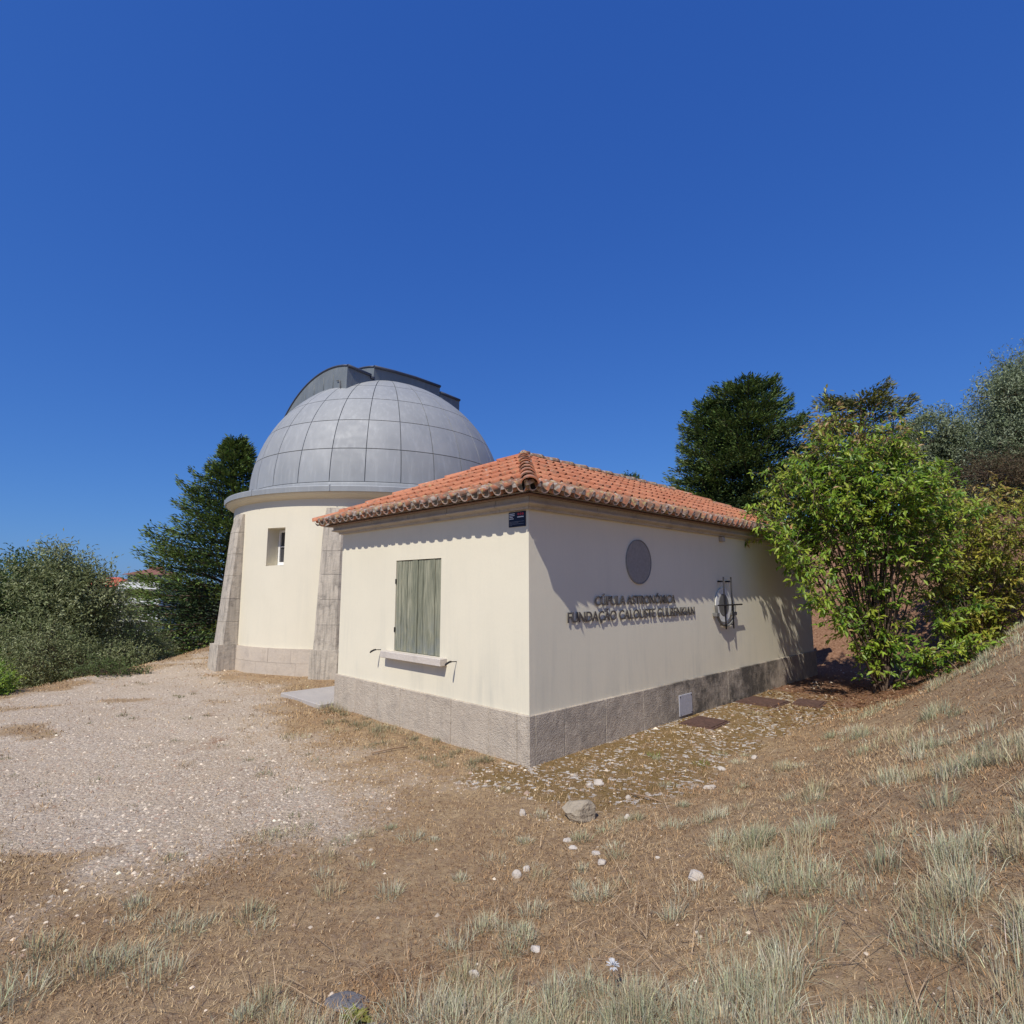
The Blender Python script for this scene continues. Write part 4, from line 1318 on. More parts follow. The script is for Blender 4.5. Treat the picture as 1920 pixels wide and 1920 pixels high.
g_ = tz(7.5, 35)
conifer('cedar_tree', (7.45, 35, g_ - 0.3), 9.25 - g_, 2.2, 'distant conifer whose tip just shows over the ridge', 'dark conifers', 14, 90, 110, bottom=0.2)

# grey-green olives and willows
OL = ((0.24, 0.285, 0.165), (0.32, 0.365, 0.23), (0.17, 0.215, 0.11))
g_ = tz(15.2, 16)
bush('olive_tree', (15.4, 16.4, g_ - 1.6), [(-0.1, -0.2, 1.0, 1.6, 1.3, 0.9), (-0.1, 0, 2.0, 1.5, 1.4, 1.3), (0.3, 0.2, 3.3, 1.2, 1.2, 1.2), (-0.7, -0.1, 3.0, 1.0, 1.0, 0.9), (-0.6, 0, 4.35, 0.75, 0.8, 0.75), (0.2, 0, 4.9, 0.8, 0.8, 0.7)], 52000, 'tall grey-green olive tree at the right edge on the slope', 'tree', 'grey-green olive trees on the slope', 21, (0.07, 0.13), 0.32, OL, 0.12, clump=0.24)
g_ = tz(15.0, 19)
bush('olive_tree', (14.9, 19, g_ - 0.5), [(0, 0, 1.0, 1.6, 1.2, 0.9), (0, 0, 2.2, 1.5, 1.3, 1.4), (-0.3, 0, 3.5, 1.1, 1.1, 1.0), (0.6, 0, 3.0, 1.1, 1.1, 1.0)], 34000, 'smaller grey-green olive tree left of the tall olive', 'tree', 'grey-green olive trees on the slope', 22, (0.08, 0.14), 0.32, OL, 0.10, clump=0.26)
g_ = tz(19, 20)
bush('olive_tree', (18.6, 19.5, g_), [(0, 0, 2.4, 2.0, 1.6, 1.6), (0.4, 0, 3.8, 1.5, 1.3, 1.3)], 26000, 'grey-green olive tree behind the tall olive at the right edge', 'tree', 'grey-green olive trees on the slope', 23, (0.08, 0.14), 0.26, OL, 0.12, clump=0.28)
g_ = tz(13.4, 13.6)
bush('dry_shrub', (14.4, 15.0, tz(14.4, 15.0)), [(0, 0, 0.6, 1.4, 0.9, 0.55), (-1.1, 0.4, 0.5, 0.9, 0.7, 0.5)], 9000, 'low brown dry scrub under the olives on the slope', 'shrub', None, 24, (0.05, 0.10), 0.22, ((0.16, 0.11, 0.06), (0.12, 0.10, 0.055)), 0.03, clump=0.2)

DK = ((0.10, 0.15, 0.045), (0.14, 0.20, 0.06), (0.075, 0.11, 0.04))
GR = ((0.25, 0.28, 0.125), (0.36, 0.385, 0.20), (0.16, 0.195, 0.08))
g_ = tz(-13.3, 15.2)
bush('broadleaf_tree', (-13.6, 15.6, g_), [(0, 0, 2.0, 1.7, 1.6, 1.6), (0.2, 0, 3.6, 1.3, 1.3, 1.2), (-0.9, 0.2, 3.2, 1.3, 1.3, 1.3), (0.2, 0.1, 4.3, 0.9, 0.9, 0.75)], 26000, 'dark green bushy tree at the far left edge', 'tree', 'bushes along the plateau edge', 31, (0.07, 0.13), 0.4, DK, 0.1, clump=0.24)
g_ = tz(-11.9, 15.0)
bush('willow_shrub', (-12.0, 15.2, g_), [(0, 0, 1.5, 1.4, 1.3, 1.4), (0.3, 0, 2.7, 1.15, 1.1, 1.1), (-0.5, 0.1, 3.1, 0.9, 0.9, 0.95), (0.8, 0, 2.9, 0.6, 0.7, 1.0), (-0.2, 0, 3.7, 0.6, 0.6, 0.7)], 30000, 'grey-green feathery shrub left of the tall conifer', 'shrub', 'bushes along the plateau edge', 32, (0.07, 0.13), 0.34, GR, 0.07, clump=0.25)
bush('willow_shrub', (-11.2, 16.8, tz(-11.2, 16.8)), [(0, 0, 0.9, 0.9, 0.9, 0.95), (-0.6, -0.3, 1.6, 0.9, 0.9, 1.0), (0.5, 0.4, 0.6, 0.7, 0.7, 0.6)], 17000, 'low grey-green shrub at the foot of the tall conifer', 'shrub', 'bushes along the plateau edge', 33, (0.05, 0.10), 0.28, GR, 0.05, clump=0.2)
bush('willow_shrub', (-10.4, 14.1, tz(-10.4, 14.1)), [(0, 0.2, 0.5, 0.8, 0.8, 0.55), (-0.8, -0.2, 0.8, 0.9, 0.8, 0.8), (0.2, 1.1, 0.5, 0.7, 0.7, 0.5)], 14000, 'spreading low grey shrub at the edge of the gravel', 'shrub', 'bushes along the plateau edge', 34, (0.05, 0.09), 0.3, GR, 0.03, clump=0.18)
bush('broadleaf_tree', (-14.6, 12.4, tz(-14.6, 12.4)), [(0, 0, 2.4, 1.8, 1.6, 1.7), (0.5, 0, 1.2, 1.6, 1.6, 1.2), (0.3, 0.3, 3.6, 1.2, 1.2, 1.0)], 20000, 'dark tree mass cut by the left picture edge', 'tree', 'bushes along the plateau edge', 35, (0.07, 0.13), 0.4, DK, 0.1, clump=0.26)
BG = ((0.24, 0.36, 0.05), (0.32, 0.42, 0.065), (0.17, 0.27, 0.04))
bush('green_weed', (-9.5, 10.5, tz(-9.5, 10.5)), [(0, 0, 0.16, 0.4, 0.4, 0.22), (-0.5, 0.4, 0.25, 0.4, 0.4, 0.3)], 3600, 'bright green weed clump at the left edge of the gravel', 'weed', None, 36, (0.05, 0.09), 0.4, BG, 0.015, 'leaf', clump=0.13)
bush('green_weed', (-10.5, 11.2, tz(-10.5, 11.2)), [(0, 0, 0.5, 0.5, 0.5, 0.6), (-0.2, 0.2, 1.0, 0.4, 0.4, 0.5)], 4200, 'taller bright green shoots against the dark tree at the left edge', 'weed', None, 37, (0.05, 0.09), 0.4, BG, 0.015, 'leaf', clump=0.13)
bush('green_weed', (-8.9, 12.9, tz(-8.9, 12.9)), [(0, 0, 0.08, 0.7, 0.5, 0.16), (-0.5, 0.5, 0.1, 0.5, 0.5, 0.18)], 2600, 'flat green weed patch before the low grey shrub', 'weed', None, 38, (0.04, 0.08), 0.35, ((0.10, 0.14, 0.04), (0.12, 0.15, 0.06)), 0.01, 'leaf_matte', clump=0.12)

# the two leafy shrubs by the far end of the annex: many stems, drooping glossy leaves in sprays
def stem_shrub(name, base, stems, label, seed, leaf_len, green, tipcol, nsp, per, bare, top_warm, nleafobj=0, low_spray=0.12, stem_r=0.022):
    r = np.random.default_rng(seed)
    t = empty(name, base, 0, label, 'shrub', 'leafy many-stemmed shrubs beside the annex')
    bm = bmesh.new()
    allp = []; topz = max(s_[2] for s_ in stems)
    for (x, y, z) in stems:
        e = np.array([x, y, z])
        k1 = np.array([r.normal() * 0.07, r.normal() * 0.07, -0.1])
        c1 = np.array([e[0] * 0.22 + r.normal() * 0.05, e[1] * 0.22 + r.normal() * 0.05, e[2] * 0.40])
        c2 = np.array([e[0] * 0.62 + r.normal() * 0.08, e[1] * 0.62 + r.normal() * 0.08, e[2] * 0.74])
        S = np.linspace(0, 1, 11)[:, None]
        path = (1 - S) ** 3 * k1 + 3 * (1 - S) ** 2 * S * c1 + 3 * (1 - S) * S ** 2 * c2 + S ** 3 * e
        path[1:-1] += r.normal(size=(9, 3)) * 0.022
        tube(bm, [tuple(p) for p in path], list(np.linspace(stem_r * r.uniform(0.7, 1.35), 0.005, 11)), 6, cap=False)
        # side twigs
        for q in range(nsp):
            s_ = 1 - (1 - bare) * r.random() ** 1.25 if r.random() > low_spray else r.uniform(0.12, bare)
            i = s_ * 10; i0 = min(int(i), 9); p = path[i0] + (path[i0 + 1] - path[i0]) * (i - i0)
            tg = path[i0 + 1] - path[i0]; tg = tg / np.linalg.norm(tg)
            d = r.normal(size=3); d[2] *= 0.6; d = d / np.linalg.norm(d)
            out = np.array([e[0], e[1], 0.0]); out = out / (np.linalg.norm(out) + 0.3)
            d = d * 0.9 + tg * 0.45 + out * 0.45; d /= np.linalg.norm(d)
            ln = r.uniform(0.22, 0.55) * (1.0 if s_ > bare else 0.8)
            p2 = p + d * ln * 0.6; p3 = p + d * ln + np.array([0, 0, -0.05 * ln])
            tube(bm, [tuple(p), tuple(p2), tuple(p3)], [0.007, 0.005, 0.003], 4, cap=False)
            allp.append((p, p2, p3, d))
    link('stems', bm_mesh('stems', bm), M['bark'], t)
    P1 = np.array([a[0] for a in allp]); P2 = np.array([a[1] for a in allp]); P3 = np.array([a[2] for a in allp]); Dd = np.array([a[3] for a in allp])
    n = len(allp); idx = np.repeat(np.arange(n), per); m = len(idx)
    s_ = r.random((m, 1)) ** 0.6
    C = P1[idx] * (1 - s_) ** 2 + 2 * P2[idx] * s_ * (1 - s_) + P3[idx] * s_ ** 2
    C = C + r.normal(size=(m, 3)) * 0.022
    D = norm(Dd[idx] * 0.55 + rdirs(m, r) * 0.75 + np.array([[0, 0, -0.35]]))
    Nn = norm(np.array([[0, 0, 0.45]]) + np.array([list(TOSUN)]) * 0.9 + rdirs(m, r) * 0.6)
    L = r.uniform(leaf_len * 0.45, leaf_len * 1.2, m)
    col = np.array(green)[r.integers(0, len(green), n)][idx] * (1 + r.normal(size=(m, 1)) * 0.2)
    # young growth at the shoot tips near the top of the crown is tan and yellow
    hz = C[:, 2] / topz
    warm = np.clip((hz - top_warm) / (1.02 - top_warm), 0, 1) * 0.95 + 0.05
    rad = np.hypot(C[:, 0], C[:, 1]) / 1.9
    warm = warm + np.clip(rad - 0.8, 0, 0.6) * 0.35
    pick = (r.random(m) < warm * np.clip(s_[:, 0] * 1.3, 0, 1))
    tc = np.array(tipcol)[r.integers(0, len(tipcol), m)] * (1 + r.normal(size=(m, 1)) * 0.15)
    col = np.where(pick[:, None], tc, col)
    col = np.clip(col, 0.004, 0.9)
    # the leaves nearest the camera are single parts
    if nleafobj:
        wpos = C + np.array(base)
        dist = np.linalg.norm(wpos - np.array([0, 0, CAM_H]), axis=1) - L * 9
        order = np.argsort(dist); sel = order[:nleafobj]; keep = np.ones(m, bool); keep[sel] = False
        lm = {}
        for g_i in range(6):
            ang = 0.2 + 0.06 * g_i
            vv, ff, cc = leaves_np(np.zeros((1, 3)), np.array([[1.0, 0, 0]]), np.array([[0, 0, 1.0]]), np.array([1.0]), np.array([0.36]), np.array([green[g_i % len(green)]]) * (0.85 + 0.08 * g_i), ang)
            lm[g_i] = from_np('leaf', vv, ff, cc); lm[g_i].materials.append(M['leaf'])
        for q in sel:
            d = Vector(D[q]); s1_ = d.cross(Vector(Nn[q])).normalized(); u_ = s1_.cross(d)
            mt = Matrix(((d.x, -s1_.x, u_.x, C[q, 0]), (d.y, -s1_.y, u_.y, C[q, 1]), (d.z, -s1_.z, u_.z, C[q, 2]), (0, 0, 0, 1)))
            o = link('leaf', lm[int(q) % 6], None, t)
            o.matrix_local = mt @ Matrix.Scale(float(L[q]), 4)
        C, D, Nn, L, col = C[keep], D[keep], Nn[keep], L[keep], col[keep]
    V, F, c = leaves_np(C, D, Nn, L, L * 0.36, col, 0.22)
    link('foliage', from_np('foliage', V, F, c), M['leaf'], t, kind='stuff')
    return t
r_ = np.random.default_rng(5)
# stem end points fill a rounded crown
st = []
for i in range(46):
    a = i * 2.39996; q = math.sqrt((i + 0.5) / 46)
    rad = 1.8 * q * r_.uniform(0.85, 1.1)
    top = 5.05 - 2.2 * (rad / 2.0) ** 2 + r_.normal() * 0.22
    st.append((rad * math.cos(a) - 0.25, rad * math.sin(a) * 0.68 - 0.25, max(top, 2.7)))
for q in ((-2.2, -0.5, 3.3), (-1.9, -0.9, 2.7), (-1.6, -1.1, 1.75), (0.9, -1.2, 1.0), (0.3, -0.9, 0.8), (1.5, -0.3, 1.6)):
    st.append(q)
GN = ((0.23, 0.36, 0.035), (0.30, 0.42, 0.045), (0.15, 0.27, 0.032), (0.40, 0.47, 0.055))
TP = ((0.40, 0.24, 0.10), (0.46, 0.33, 0.11), (0.40, 0.40, 0.09))
bx, by = 6.75, 10.65
stem_shrub('leafy_shrub', (bx, by, tz(bx, by) - 0.05), st, 'big many-stemmed leafy shrub with tan shoots at the far end of the annex', 41, 0.125, GN, TP, 48, 10, 0.60, 0.80, 296, 0.13, 0.018)
st = []
for i in range(34):
    a = i * 2.39996; q = math.sqrt((i + 0.5) / 34)
    rad = 1.75 * q * r_.uniform(0.85, 1.1)
    top = 3.7 - 1.7 * (rad / 1.8) ** 2 + r_.normal() * 0.22
    st.append((rad * math.cos(a) + 0.25, rad * math.sin(a), max(top, 0.8)))
GY_ = ((0.33, 0.38, 0.045), (0.42, 0.43, 0.06), (0.24, 0.32, 0.04), (0.50, 0.45, 0.07))
bx, by = 9.35, 11.7
stem_shrub('leafy_shrub', (bx, by, tz(bx, by) - 0.1), st, 'yellow-green leafy shrub to the right of the big shrub, on the bank', 42, 0.12, GY_, ((0.36, 0.24, 0.07), (0.38, 0.33, 0.07)), 42, 11, 0.30, 0.5, 0, 0.2, 0.02)

# ------------------------------------------------------------------ far houses seen between the bushes
def far_house(name, loc, rz, w, d, h, roofh, label, storeys, wallc, roofc, balcony):
    t = empty(name, loc, rz, label, 'building')
    wm = simple('far_wall_' + name, wallc, 0.8, 0, 0.05, 0.5); rm = simple('far_roof_' + name, roofc, 0.85, 0, 0.15, 0.8)
    link('wall', box_mesh('wall', -w / 2, w / 2, -d / 2, d / 2, 0, h), wm, t)
    bm = bmesh.new()
    o_ = 0.7
    c = [bm.verts.new(p) for p in ((-w / 2 - o_, -d / 2 - o_, h), (w / 2 + o_, -d / 2 - o_, h), (w / 2 + o_, d / 2 + o_, h), (-w / 2 - o_, d / 2 + o_, h))]
    e1 = bm.verts.new((-w / 2 + d / 2, 0, h + roofh)); e2 = bm.verts.new((w / 2 - d / 2, 0, h + roofh))
    bm.faces.new((c[0], c[1], e2, e1)); bm.faces.new((c[1], c[2], e2)); bm.faces.new((c[2], c[3], e1, e2)); bm.faces.new((c[3], c[0], e1)); bm.faces.new(c[::-1])
    link('roof', bm_mesh('roof', bm), rm, t)
    sh_ = h / storeys
    for s_ in range(storeys):
        if balcony:
            link('balcony', box_mesh('balcony', -w / 2 - 0.5, w / 2 + 0.5, -d / 2 - 1.5, -d / 2 - 0.01, s_ * sh_ + 0.2, s_ * sh_ + 1.35), M['white_paint'], t)
        nw = max(3, int(w / 3))
        for k in range(nw):
            x = -w / 2 + (k + 0.5) * w / nw
            win_ = link('window', box_mesh('window', x - 0.75, x + 0.75, -d / 2 - 0.05, -d / 2 + 0.2, s_ * sh_ + (1.2 if not balcony else 0.3), s_ * sh_ + 2.5), M['glass'], t)
            link('frame', box_mesh('frame', x - 0.04, x + 0.04, -d / 2 - 0.09, -d / 2 - 0.052, s_ * sh_ + (1.2 if not balcony else 0.3), s_ * sh_ + 2.5), M['white_paint'], win_)
    return t
far_house('apartment_house', (-62.6, 100, -9), R(8), 5.4, 8, 13.2, 1.6, 'white apartment block with long balconies seen beside the tall conifer', 5, (0.42, 0.38, 0.33), (0.22, 0.10, 0.07), True)
far_house('red_roof_house', (-84.0, 120, -9), R(4), 11, 9, 11.2, 2.0, 'distant low house with a red roof between shrub and conifer', 3, (0.66, 0.6, 0.52), (0.50, 0.12, 0.07), False)
for k, (x, y, h_, lab) in enumerate(((-99, 142, 12.5, 'distant dark tree on the skyline just behind the red-roofed house'), (-84, 150, 13.5, 'distant dark tree on the skyline between red-roofed house and apartment block'))):
    bush('distant_tree', (x, y, -9), [(0, 0, h_ * 0.5, 4.5, 4, h_ * 0.35), (1.5, 0, h_ * 0.72, 3.5, 3, h_ * 0.25)], 3000, lab, 'tree', 'distant trees beyond the houses', 60 + k, (0.5, 0.9), 0.5, DK, 0.3, clump=1.0)

# ------------------------------------------------------------------ ground cover
def field(n, rmin, rmax, amax, r, power=1.0):
    q = r.random(n)
    rad = rmin * (rmax / rmin) ** q if power == 1.0 else rmin + (rmax - rmin) * q ** power
    az = r.uniform(-amax, amax, n)
    return rad * np.sin(az), rad * np.cos(az)

def in_building(x, y, pad=0.05):
    v, w = uvw(x, y)
    a = (v > -pad) & (v < L_ + pad) & (-w > -pad) & (-w < W_ + pad)
    b = np.hypot(x - TC.x, y - TC.y) < 4.0 + pad
    s_ = (v > -0.25) & (v < 1.42) & (-w > 4.4) & (-w < 5.95)
    return a | b | s_

def blades(X, Y, L, lean, az, Wd, col, r, sink=0.01, k1=0.6, k2=1.25):
    """three-triangle curved blades"""
    n = len(X)
    Z = terrain(X, Y) - sink
    B = np.stack([X, Y, Z], -1)
    hd = np.stack([np.cos(az), np.sin(az), np.zeros(n)], -1)
    sd = np.stack([-np.sin(az), np.cos(az), np.zeros(n)], -1)
    # face the width roughly across a random direction so blades are seen from any side
    tw = r.uniform(-0.8, 0.8, n)[:, None]
    wv = norm(sd * np.cos(tw) + hd * np.sin(tw)) * Wd[:, None] * 0.5
    up = np.array([[0, 0, 1.0]])
    d1 = norm(up * np.cos(lean * k1)[:, None] + hd * np.sin(lean * k1)[:, None])
    d2 = norm(up * np.cos(lean * k2)[:, None] + hd * np.sin(lean * k2)[:, None])
    mid = B + d1 * (L * 0.5)[:, None]
    tip = mid + d2 * (L * 0.55)[:, None]
    V = np.stack([B - wv, B + wv, mid + wv * 0.8, mid - wv * 0.8, tip], 1).reshape(-1, 3)
    i = np.arange(n)[:, None] * 5
    F = np.concatenate([i + [[0, 1, 2]], i + [[0, 2, 3]], i + [[3, 2, 4]]], 0)
    return V, F, np.repeat(col, 5, axis=0)

def merge(parts):
    Vs, Fs, Cs, o = [], [], [], 0
    for V, F, c in parts:
        Vs.append(V); Fs.append(F + o); Cs.append(c); o += len(V)
    return np.vstack(Vs), np.vstack(Fs), np.vstack(Cs)

g1 = np.random.default_rng(101)
# dry straw turf
X, Y = field(430000, 1.4, 24, R(54), g1)
zg, zs, zl_ = zones(X, Y)
v_, w_ = uvw(X, Y)
pk = np.clip(1 - zg * 0.94, 0, 1) * np.clip(1 - zs * 0.72, 0, 1) * np.clip(1 - zl_ * 0.9, 0, 1)
pk *= 0.62 + 0.7 * sstep(0.3, 0.62, fnoise(X, Y, 1.5, 9))
ok = (g1.random(len(X)) < pk) & ~in_building(X, Y)
X, Y = X[ok], Y[ok]; n = len(X)
dist = np.hypot(X, Y)
L = g1.uniform(0.012, 0.045, n) * (1 + 0.05 * dist) * (0.45 + 1.1 * fnoise(X, Y, 0.8, 13))
lean = g1.uniform(0.5, 1.45, n)
hue = np.clip((fnoise(X, Y, 1.1, 21) - 0.28) * 2.0 - 0.25 * sstep(1.0, 3.0, uvw(X, Y)[1]), 0, 1)[:, None]
c1, c2, c3 = np.array([[0.44, 0.27, 0.135]]), np.array([[0.66, 0.485, 0.265]]), np.array([[0.17, 0.10, 0.058]])
col = c1 * (1 - hue) + c2 * hue
mixm = g1.random((n, 1))
col = np.where(mixm < 0.17, c3, col); col = np.where(mixm > 0.9, np.array([[0.66, 0.51, 0.31]]), col)
col = np.clip(col * (1 + g1.normal(size=(n, 1)) * 0.22), 0.01, 0.9)
straw = blades(X, Y, L, lean, g1.uniform(0, 2 * math.pi, n), 0.0013 + 0.0008 * dist, col, g1)
# long fallen straws
X, Y = field(2600, 1.5, 12, R(55), g1)
zg, zs, zl_ = zones(X, Y); vq, wq = uvw(X, Y)
ok = (g1.random(len(X)) < (0.12 + 0.9 * sstep(0.5, 3, wq)) * (1 - zg)) & ~in_building(X, Y)
X, Y = X[ok], Y[ok]; n = len(X)
long_ = blades(X, Y, g1.uniform(0.1, 0.38, n), g1.uniform(1.25, 1.5, n), g1.uniform(0, 2 * math.pi, n), np.full(n, 0.0018) + 0.0005 * np.hypot(X, Y), np.clip(np.array([[0.50, 0.37, 0.23]]) * (1 + g1.normal(size=(n, 1)) * 0.2), 0, 0.9), g1, -0.02, 0.92, 1.05)
V, F, c = merge([straw, long_])
tag(link('dry_grass', from_np('dry_grass', V, F, c), M['blade']), 'dry straw-coloured grass covering the foreground ground', 'grass', kind='stuff')

# grey-green tufts
def tuft(cx, cy, rad, nb, ln, r, col, up=0.9):
    a = r.uniform(0, 2 * math.pi, nb); q = np.sqrt(r.random(nb)) * rad
    X = cx + q * np.cos(a); Y = cy + q * np.sin(a)
    lean = np.clip((q / rad) * up + r.normal(size=nb) * 0.32, 0.02, 1.45)
    az = a + r.normal(size=nb) * 0.8
    c = np.clip(np.asarray(col)[None] * (1 + r.normal(size=(nb, 1)) * 0.22) * (1 + r.normal(size=(nb, 3)) * 0.05), 0.01, 0.9)
    dry = r.random((nb, 1)) < 0.16
    c = np.where(dry, np.array([[0.52, 0.40, 0.26]]), c)
    d = math.hypot(cx, cy)
    return blades(X, Y, r.uniform(0.55, 1.15, nb) * ln, lean, az, np.full(nb, 0.0011 + 0.00055 * d), c, r)
GG = [(0.46, 0.455, 0.295), (0.52, 0.51, 0.345), (0.40, 0.405, 0.25), (0.58, 0.56, 0.39), (0.50, 0.44, 0.27)]
parts = []
for (x, y, rad, nb, ln) in ((-2.49, 3.26, .12, 130, .10), (-2.2, 3.1, .14, 170, .12), (-2.05, 3.12, .12, 150, .12), (-1.95, 3.2, .10, 110, .11), (-2.32, 2.89, .14, 170, .13), (-2.42, 2.8, .12, 130, .12), (-1.75, 3.05, .13, 170, .11), (-2.23, 3.66, .09, 80, .08),
                            (-1.94, 3.5, .10, 110, .09), (-1.82, 3.42, .10, 110, .09), (-1.75, 3.5, .07, 60, .08), (-1.52, 3.58, .10, 130, .10), (-1.85, 4.64, .13, 110, .08), (-1.7, 4.72, .12, 90, .08), (-1.32, 4.3, .10, 90, .08), (-1.13, 3.81, .10, 110, .09), (-1.25, 4.05, .08, 70, .07),
                            (-0.95, 2.62, .14, 200, .12), (-0.8, 2.66, .10, 120, .12), (-0.42, 2.72, .14, 220, .14), (-0.3, 2.62, .12, 180, .14), (-0.15, 2.6, .12, 160, .14), (-0.62, 2.55, .1, 120, .11), (-2.75, 7.52, .16, 90, .10), (-2.4, 7.9, .14, 70, .09), (-1.9, 8.1, .15, 80, .10), (-1.72, 7.93, .15, 90, .10), (-2.65, 9.2, .2, 120, .13), (-2.95, 9.35, .18, 110, .14)):
    parts.append(tuft(x, y, rad, nb, ln, g1, GG[int(g1.integers(5))]))
# scattered over turf, larger and denser up the bank
X, Y = field(6200, 1.9, 22, R(52), g1)
zg, zs, zl_ = zones(X, Y); vq, wq = uvw(X, Y)
bank = sstep(1.6, 3.4, wq)
clus = sstep(0.47, 0.60, fnoise(X, Y, 2.1, 33))
nearleft = sstep(-1.2, 0.4, wq) * 0.35
pk = (bank * (0.05 + 0.55 * clus) * (0.6 + 0.6 * sstep(2.0, 5.0, np.hypot(X, Y))) + (1 - bank) * nearleft * (0.08 + 0.35 * clus)) * (1 - zg) * (1 - 0.9 * zs) * (1 - zl_)
ok = (g1.random(len(X)) < pk) & ~in_building(X, Y, 0.15)
for x, y, b in zip(X[ok], Y[ok], bank[ok]):
    d = math.hypot(x, y)
    nb = int(g1.uniform(60, 190) / (1 + 0.07 * d)); rad = g1.uniform(0.03, 0.075) * (1 + 0.5 * b) * (1 + 0.06 * d)
    parts.append(tuft(x, y, rad, nb, g1.uniform(0.04, 0.10) * (1 + 0.55 * b), g1, GG[int(g1.integers(5))], 0.95 - 0.2 * b))
# rough green-grey grass along the foot of the short wall
for k in range(46):
    u = g1.uniform(0.2, 4.3); dv = abs(g1.normal()) * 0.28 + 0.06
    p = P0 - VX * (dv + 0.05) + UY * u
    parts.append(tuft(p.x, p.y, g1.uniform(.05, .11), 46, g1.uniform(.05, .10), g1, (0.26, 0.25, 0.15)))
V, F, c = merge(parts)
tag(link('grey_grass', from_np('grey_grass', V, F, c), M['blade']), 'grey-green grass tufts dotted over the dry turf and bank', 'grass', kind='stuff')

# little weeds in the gravel
parts = []
X, Y = field(900, 4, 17, R(48), g1)
zg, zs, zl_ = zones(X, Y)
ok = (g1.random(len(X)) < zg * sstep(0.35, 0.6, fnoise(X, Y, 0.6, 44)) * 0.6) & ~in_building(X, Y, 0.1)
for x, y in zip(X[ok], Y[ok]):
    parts.append(tuft(x, y, g1.uniform(.04, .13), 26, g1.uniform(.03, .07), g1, [(0.17, 0.17, 0.07), (0.20, 0.21, 0.11), (0.13, 0.15, 0.05), (0.30, 0.22, 0.12)][int(g1.integers(4))], 1.2))
for x, y in ((1.62, 6.72), (2.05, 6.45), (6.5, 8.9), (7.0, 9.2)):
    parts.append(tuft(x, y, .08, 40, .12 if x > 6 else .08, g1, (0.17, 0.27, 0.04), 0.9))
V, F, c = merge(parts)
tag(link('weeds', from_np('weeds', V, F, c), M['blade']), 'small green and dry weeds growing through the pale gravel', 'weeds', kind='stuff')

# loose gravel: low faceted pebbles
def pebbles(X, Y, S, col, r):
    n = len(X)
    base = np.array([[1, 0, 0], [0.2, 0.95, 0], [-0.9, 0.35, 0], [-0.5, -0.85, 0], [0.6, -0.75, 0], [0.1, 0.05, 0.7]])
    V = np.repeat(base[None], n, 0) * (1 + r.normal(size=(n, 6, 3)) * 0.22)
    a = r.uniform(0, 2 * math.pi, n); ca, sa = np.cos(a)[:, None], np.sin(a)[:, None]
    x = V[..., 0] * ca - V[..., 1] * sa; y = V[..., 0] * sa + V[..., 1] * ca
    V = np.stack([x, y, V[..., 2]], -1) * S[:, None, None]
    Z = terrain(X, Y)
    V = V + np.stack([X, Y, Z - S * 0.05], -1)[:, None]
    i = np.arange(n)[:, None] * 6
    F = np.concatenate([i + [[k, (k + 1) % 5, 5]] for k in range(5)], 0)
    return V.reshape(-1, 3), F, np.repeat(col, 6, axis=0)
X, Y = field(90000, 2.4, 18, R(54), g1)
zg, zs, zl_ = zones(X, Y)
pk = np.maximum(zg * 0.9, zs * (0.03 + 0.5 * sstep(0.54, 0.66, fnoise(X, Y, 1.6, 52))))
pk = np.maximum(pk, 0.012)
ok = (g1.random(len(X)) < pk) & ~in_building(X, Y, 0.04)
X, Y = X[ok], Y[ok]; n = len(X); zs = zs[ok]; zg = zg[ok]
S = np.clip(np.exp(g1.normal(-5.0, 0.5, n)), 0.0025, 0.02) * (0.8 + 0.035 * np.hypot(X, Y)) * np.where(zs > 0.5, 1.6, 1.0)
col = np.array([[0.58, 0.48, 0.36]]) * (1 + g1.normal(size=(n, 1)) * 0.26)
col = np.where(g1.random((n, 1)) < 0.25, np.array([[0.40, 0.28, 0.20]]), col)
V, F, c = pebbles(X, Y, S, np.clip(col, 0.05, 0.85), g1)
s_ = NT('pebble'); M['pebble'] = s_.finish(s_.attr('col').outputs['Color'], 0.9, 0, None, 0.15)
tag(link('gravel', from_np('gravel', V, F, c), M['pebble']), 'pale crushed stone gravel scattered over the forecourt', 'gravel', kind='stuff')
# fallen leaves under the shrub
X = 6.4 + g1.normal(size=2600) * 1.3; Y = 9.8 + g1.normal(size=2600) * 1.1
ok = ~in_building(X, Y, 0.03); X, Y = X[ok], Y[ok]; n = len(X)
D = norm(np.stack([g1.normal(size=n), g1.normal(size=n), g1.normal(size=n) * 0.15], -1)); Nn = norm(np.array([[0, 0, 1.0]]) + rdirs(n, g1) * 0.3)
col = np.clip(np.array([(0.30, 0.15, 0.075), (0.36, 0.21, 0.11), (0.22, 0.11, 0.06)])[g1.integers(0, 3, n)] * (1 + g1.normal(size=(n, 1)) * 0.2), 0.01, 0.9)
V, F, c = leaves_np(np.stack([X, Y, terrain(X, Y) + 0.012], -1), D, Nn, g1.uniform(0.05, 0.09, n), g1.uniform(0.02, 0.032, n), col, 0.2)
tag(link('leaf_litter', from_np('leaf_litter', V, F, c), M['leaf_matte']), 'brown fallen leaves under the big shrub', 'leaf litter', kind='stuff')

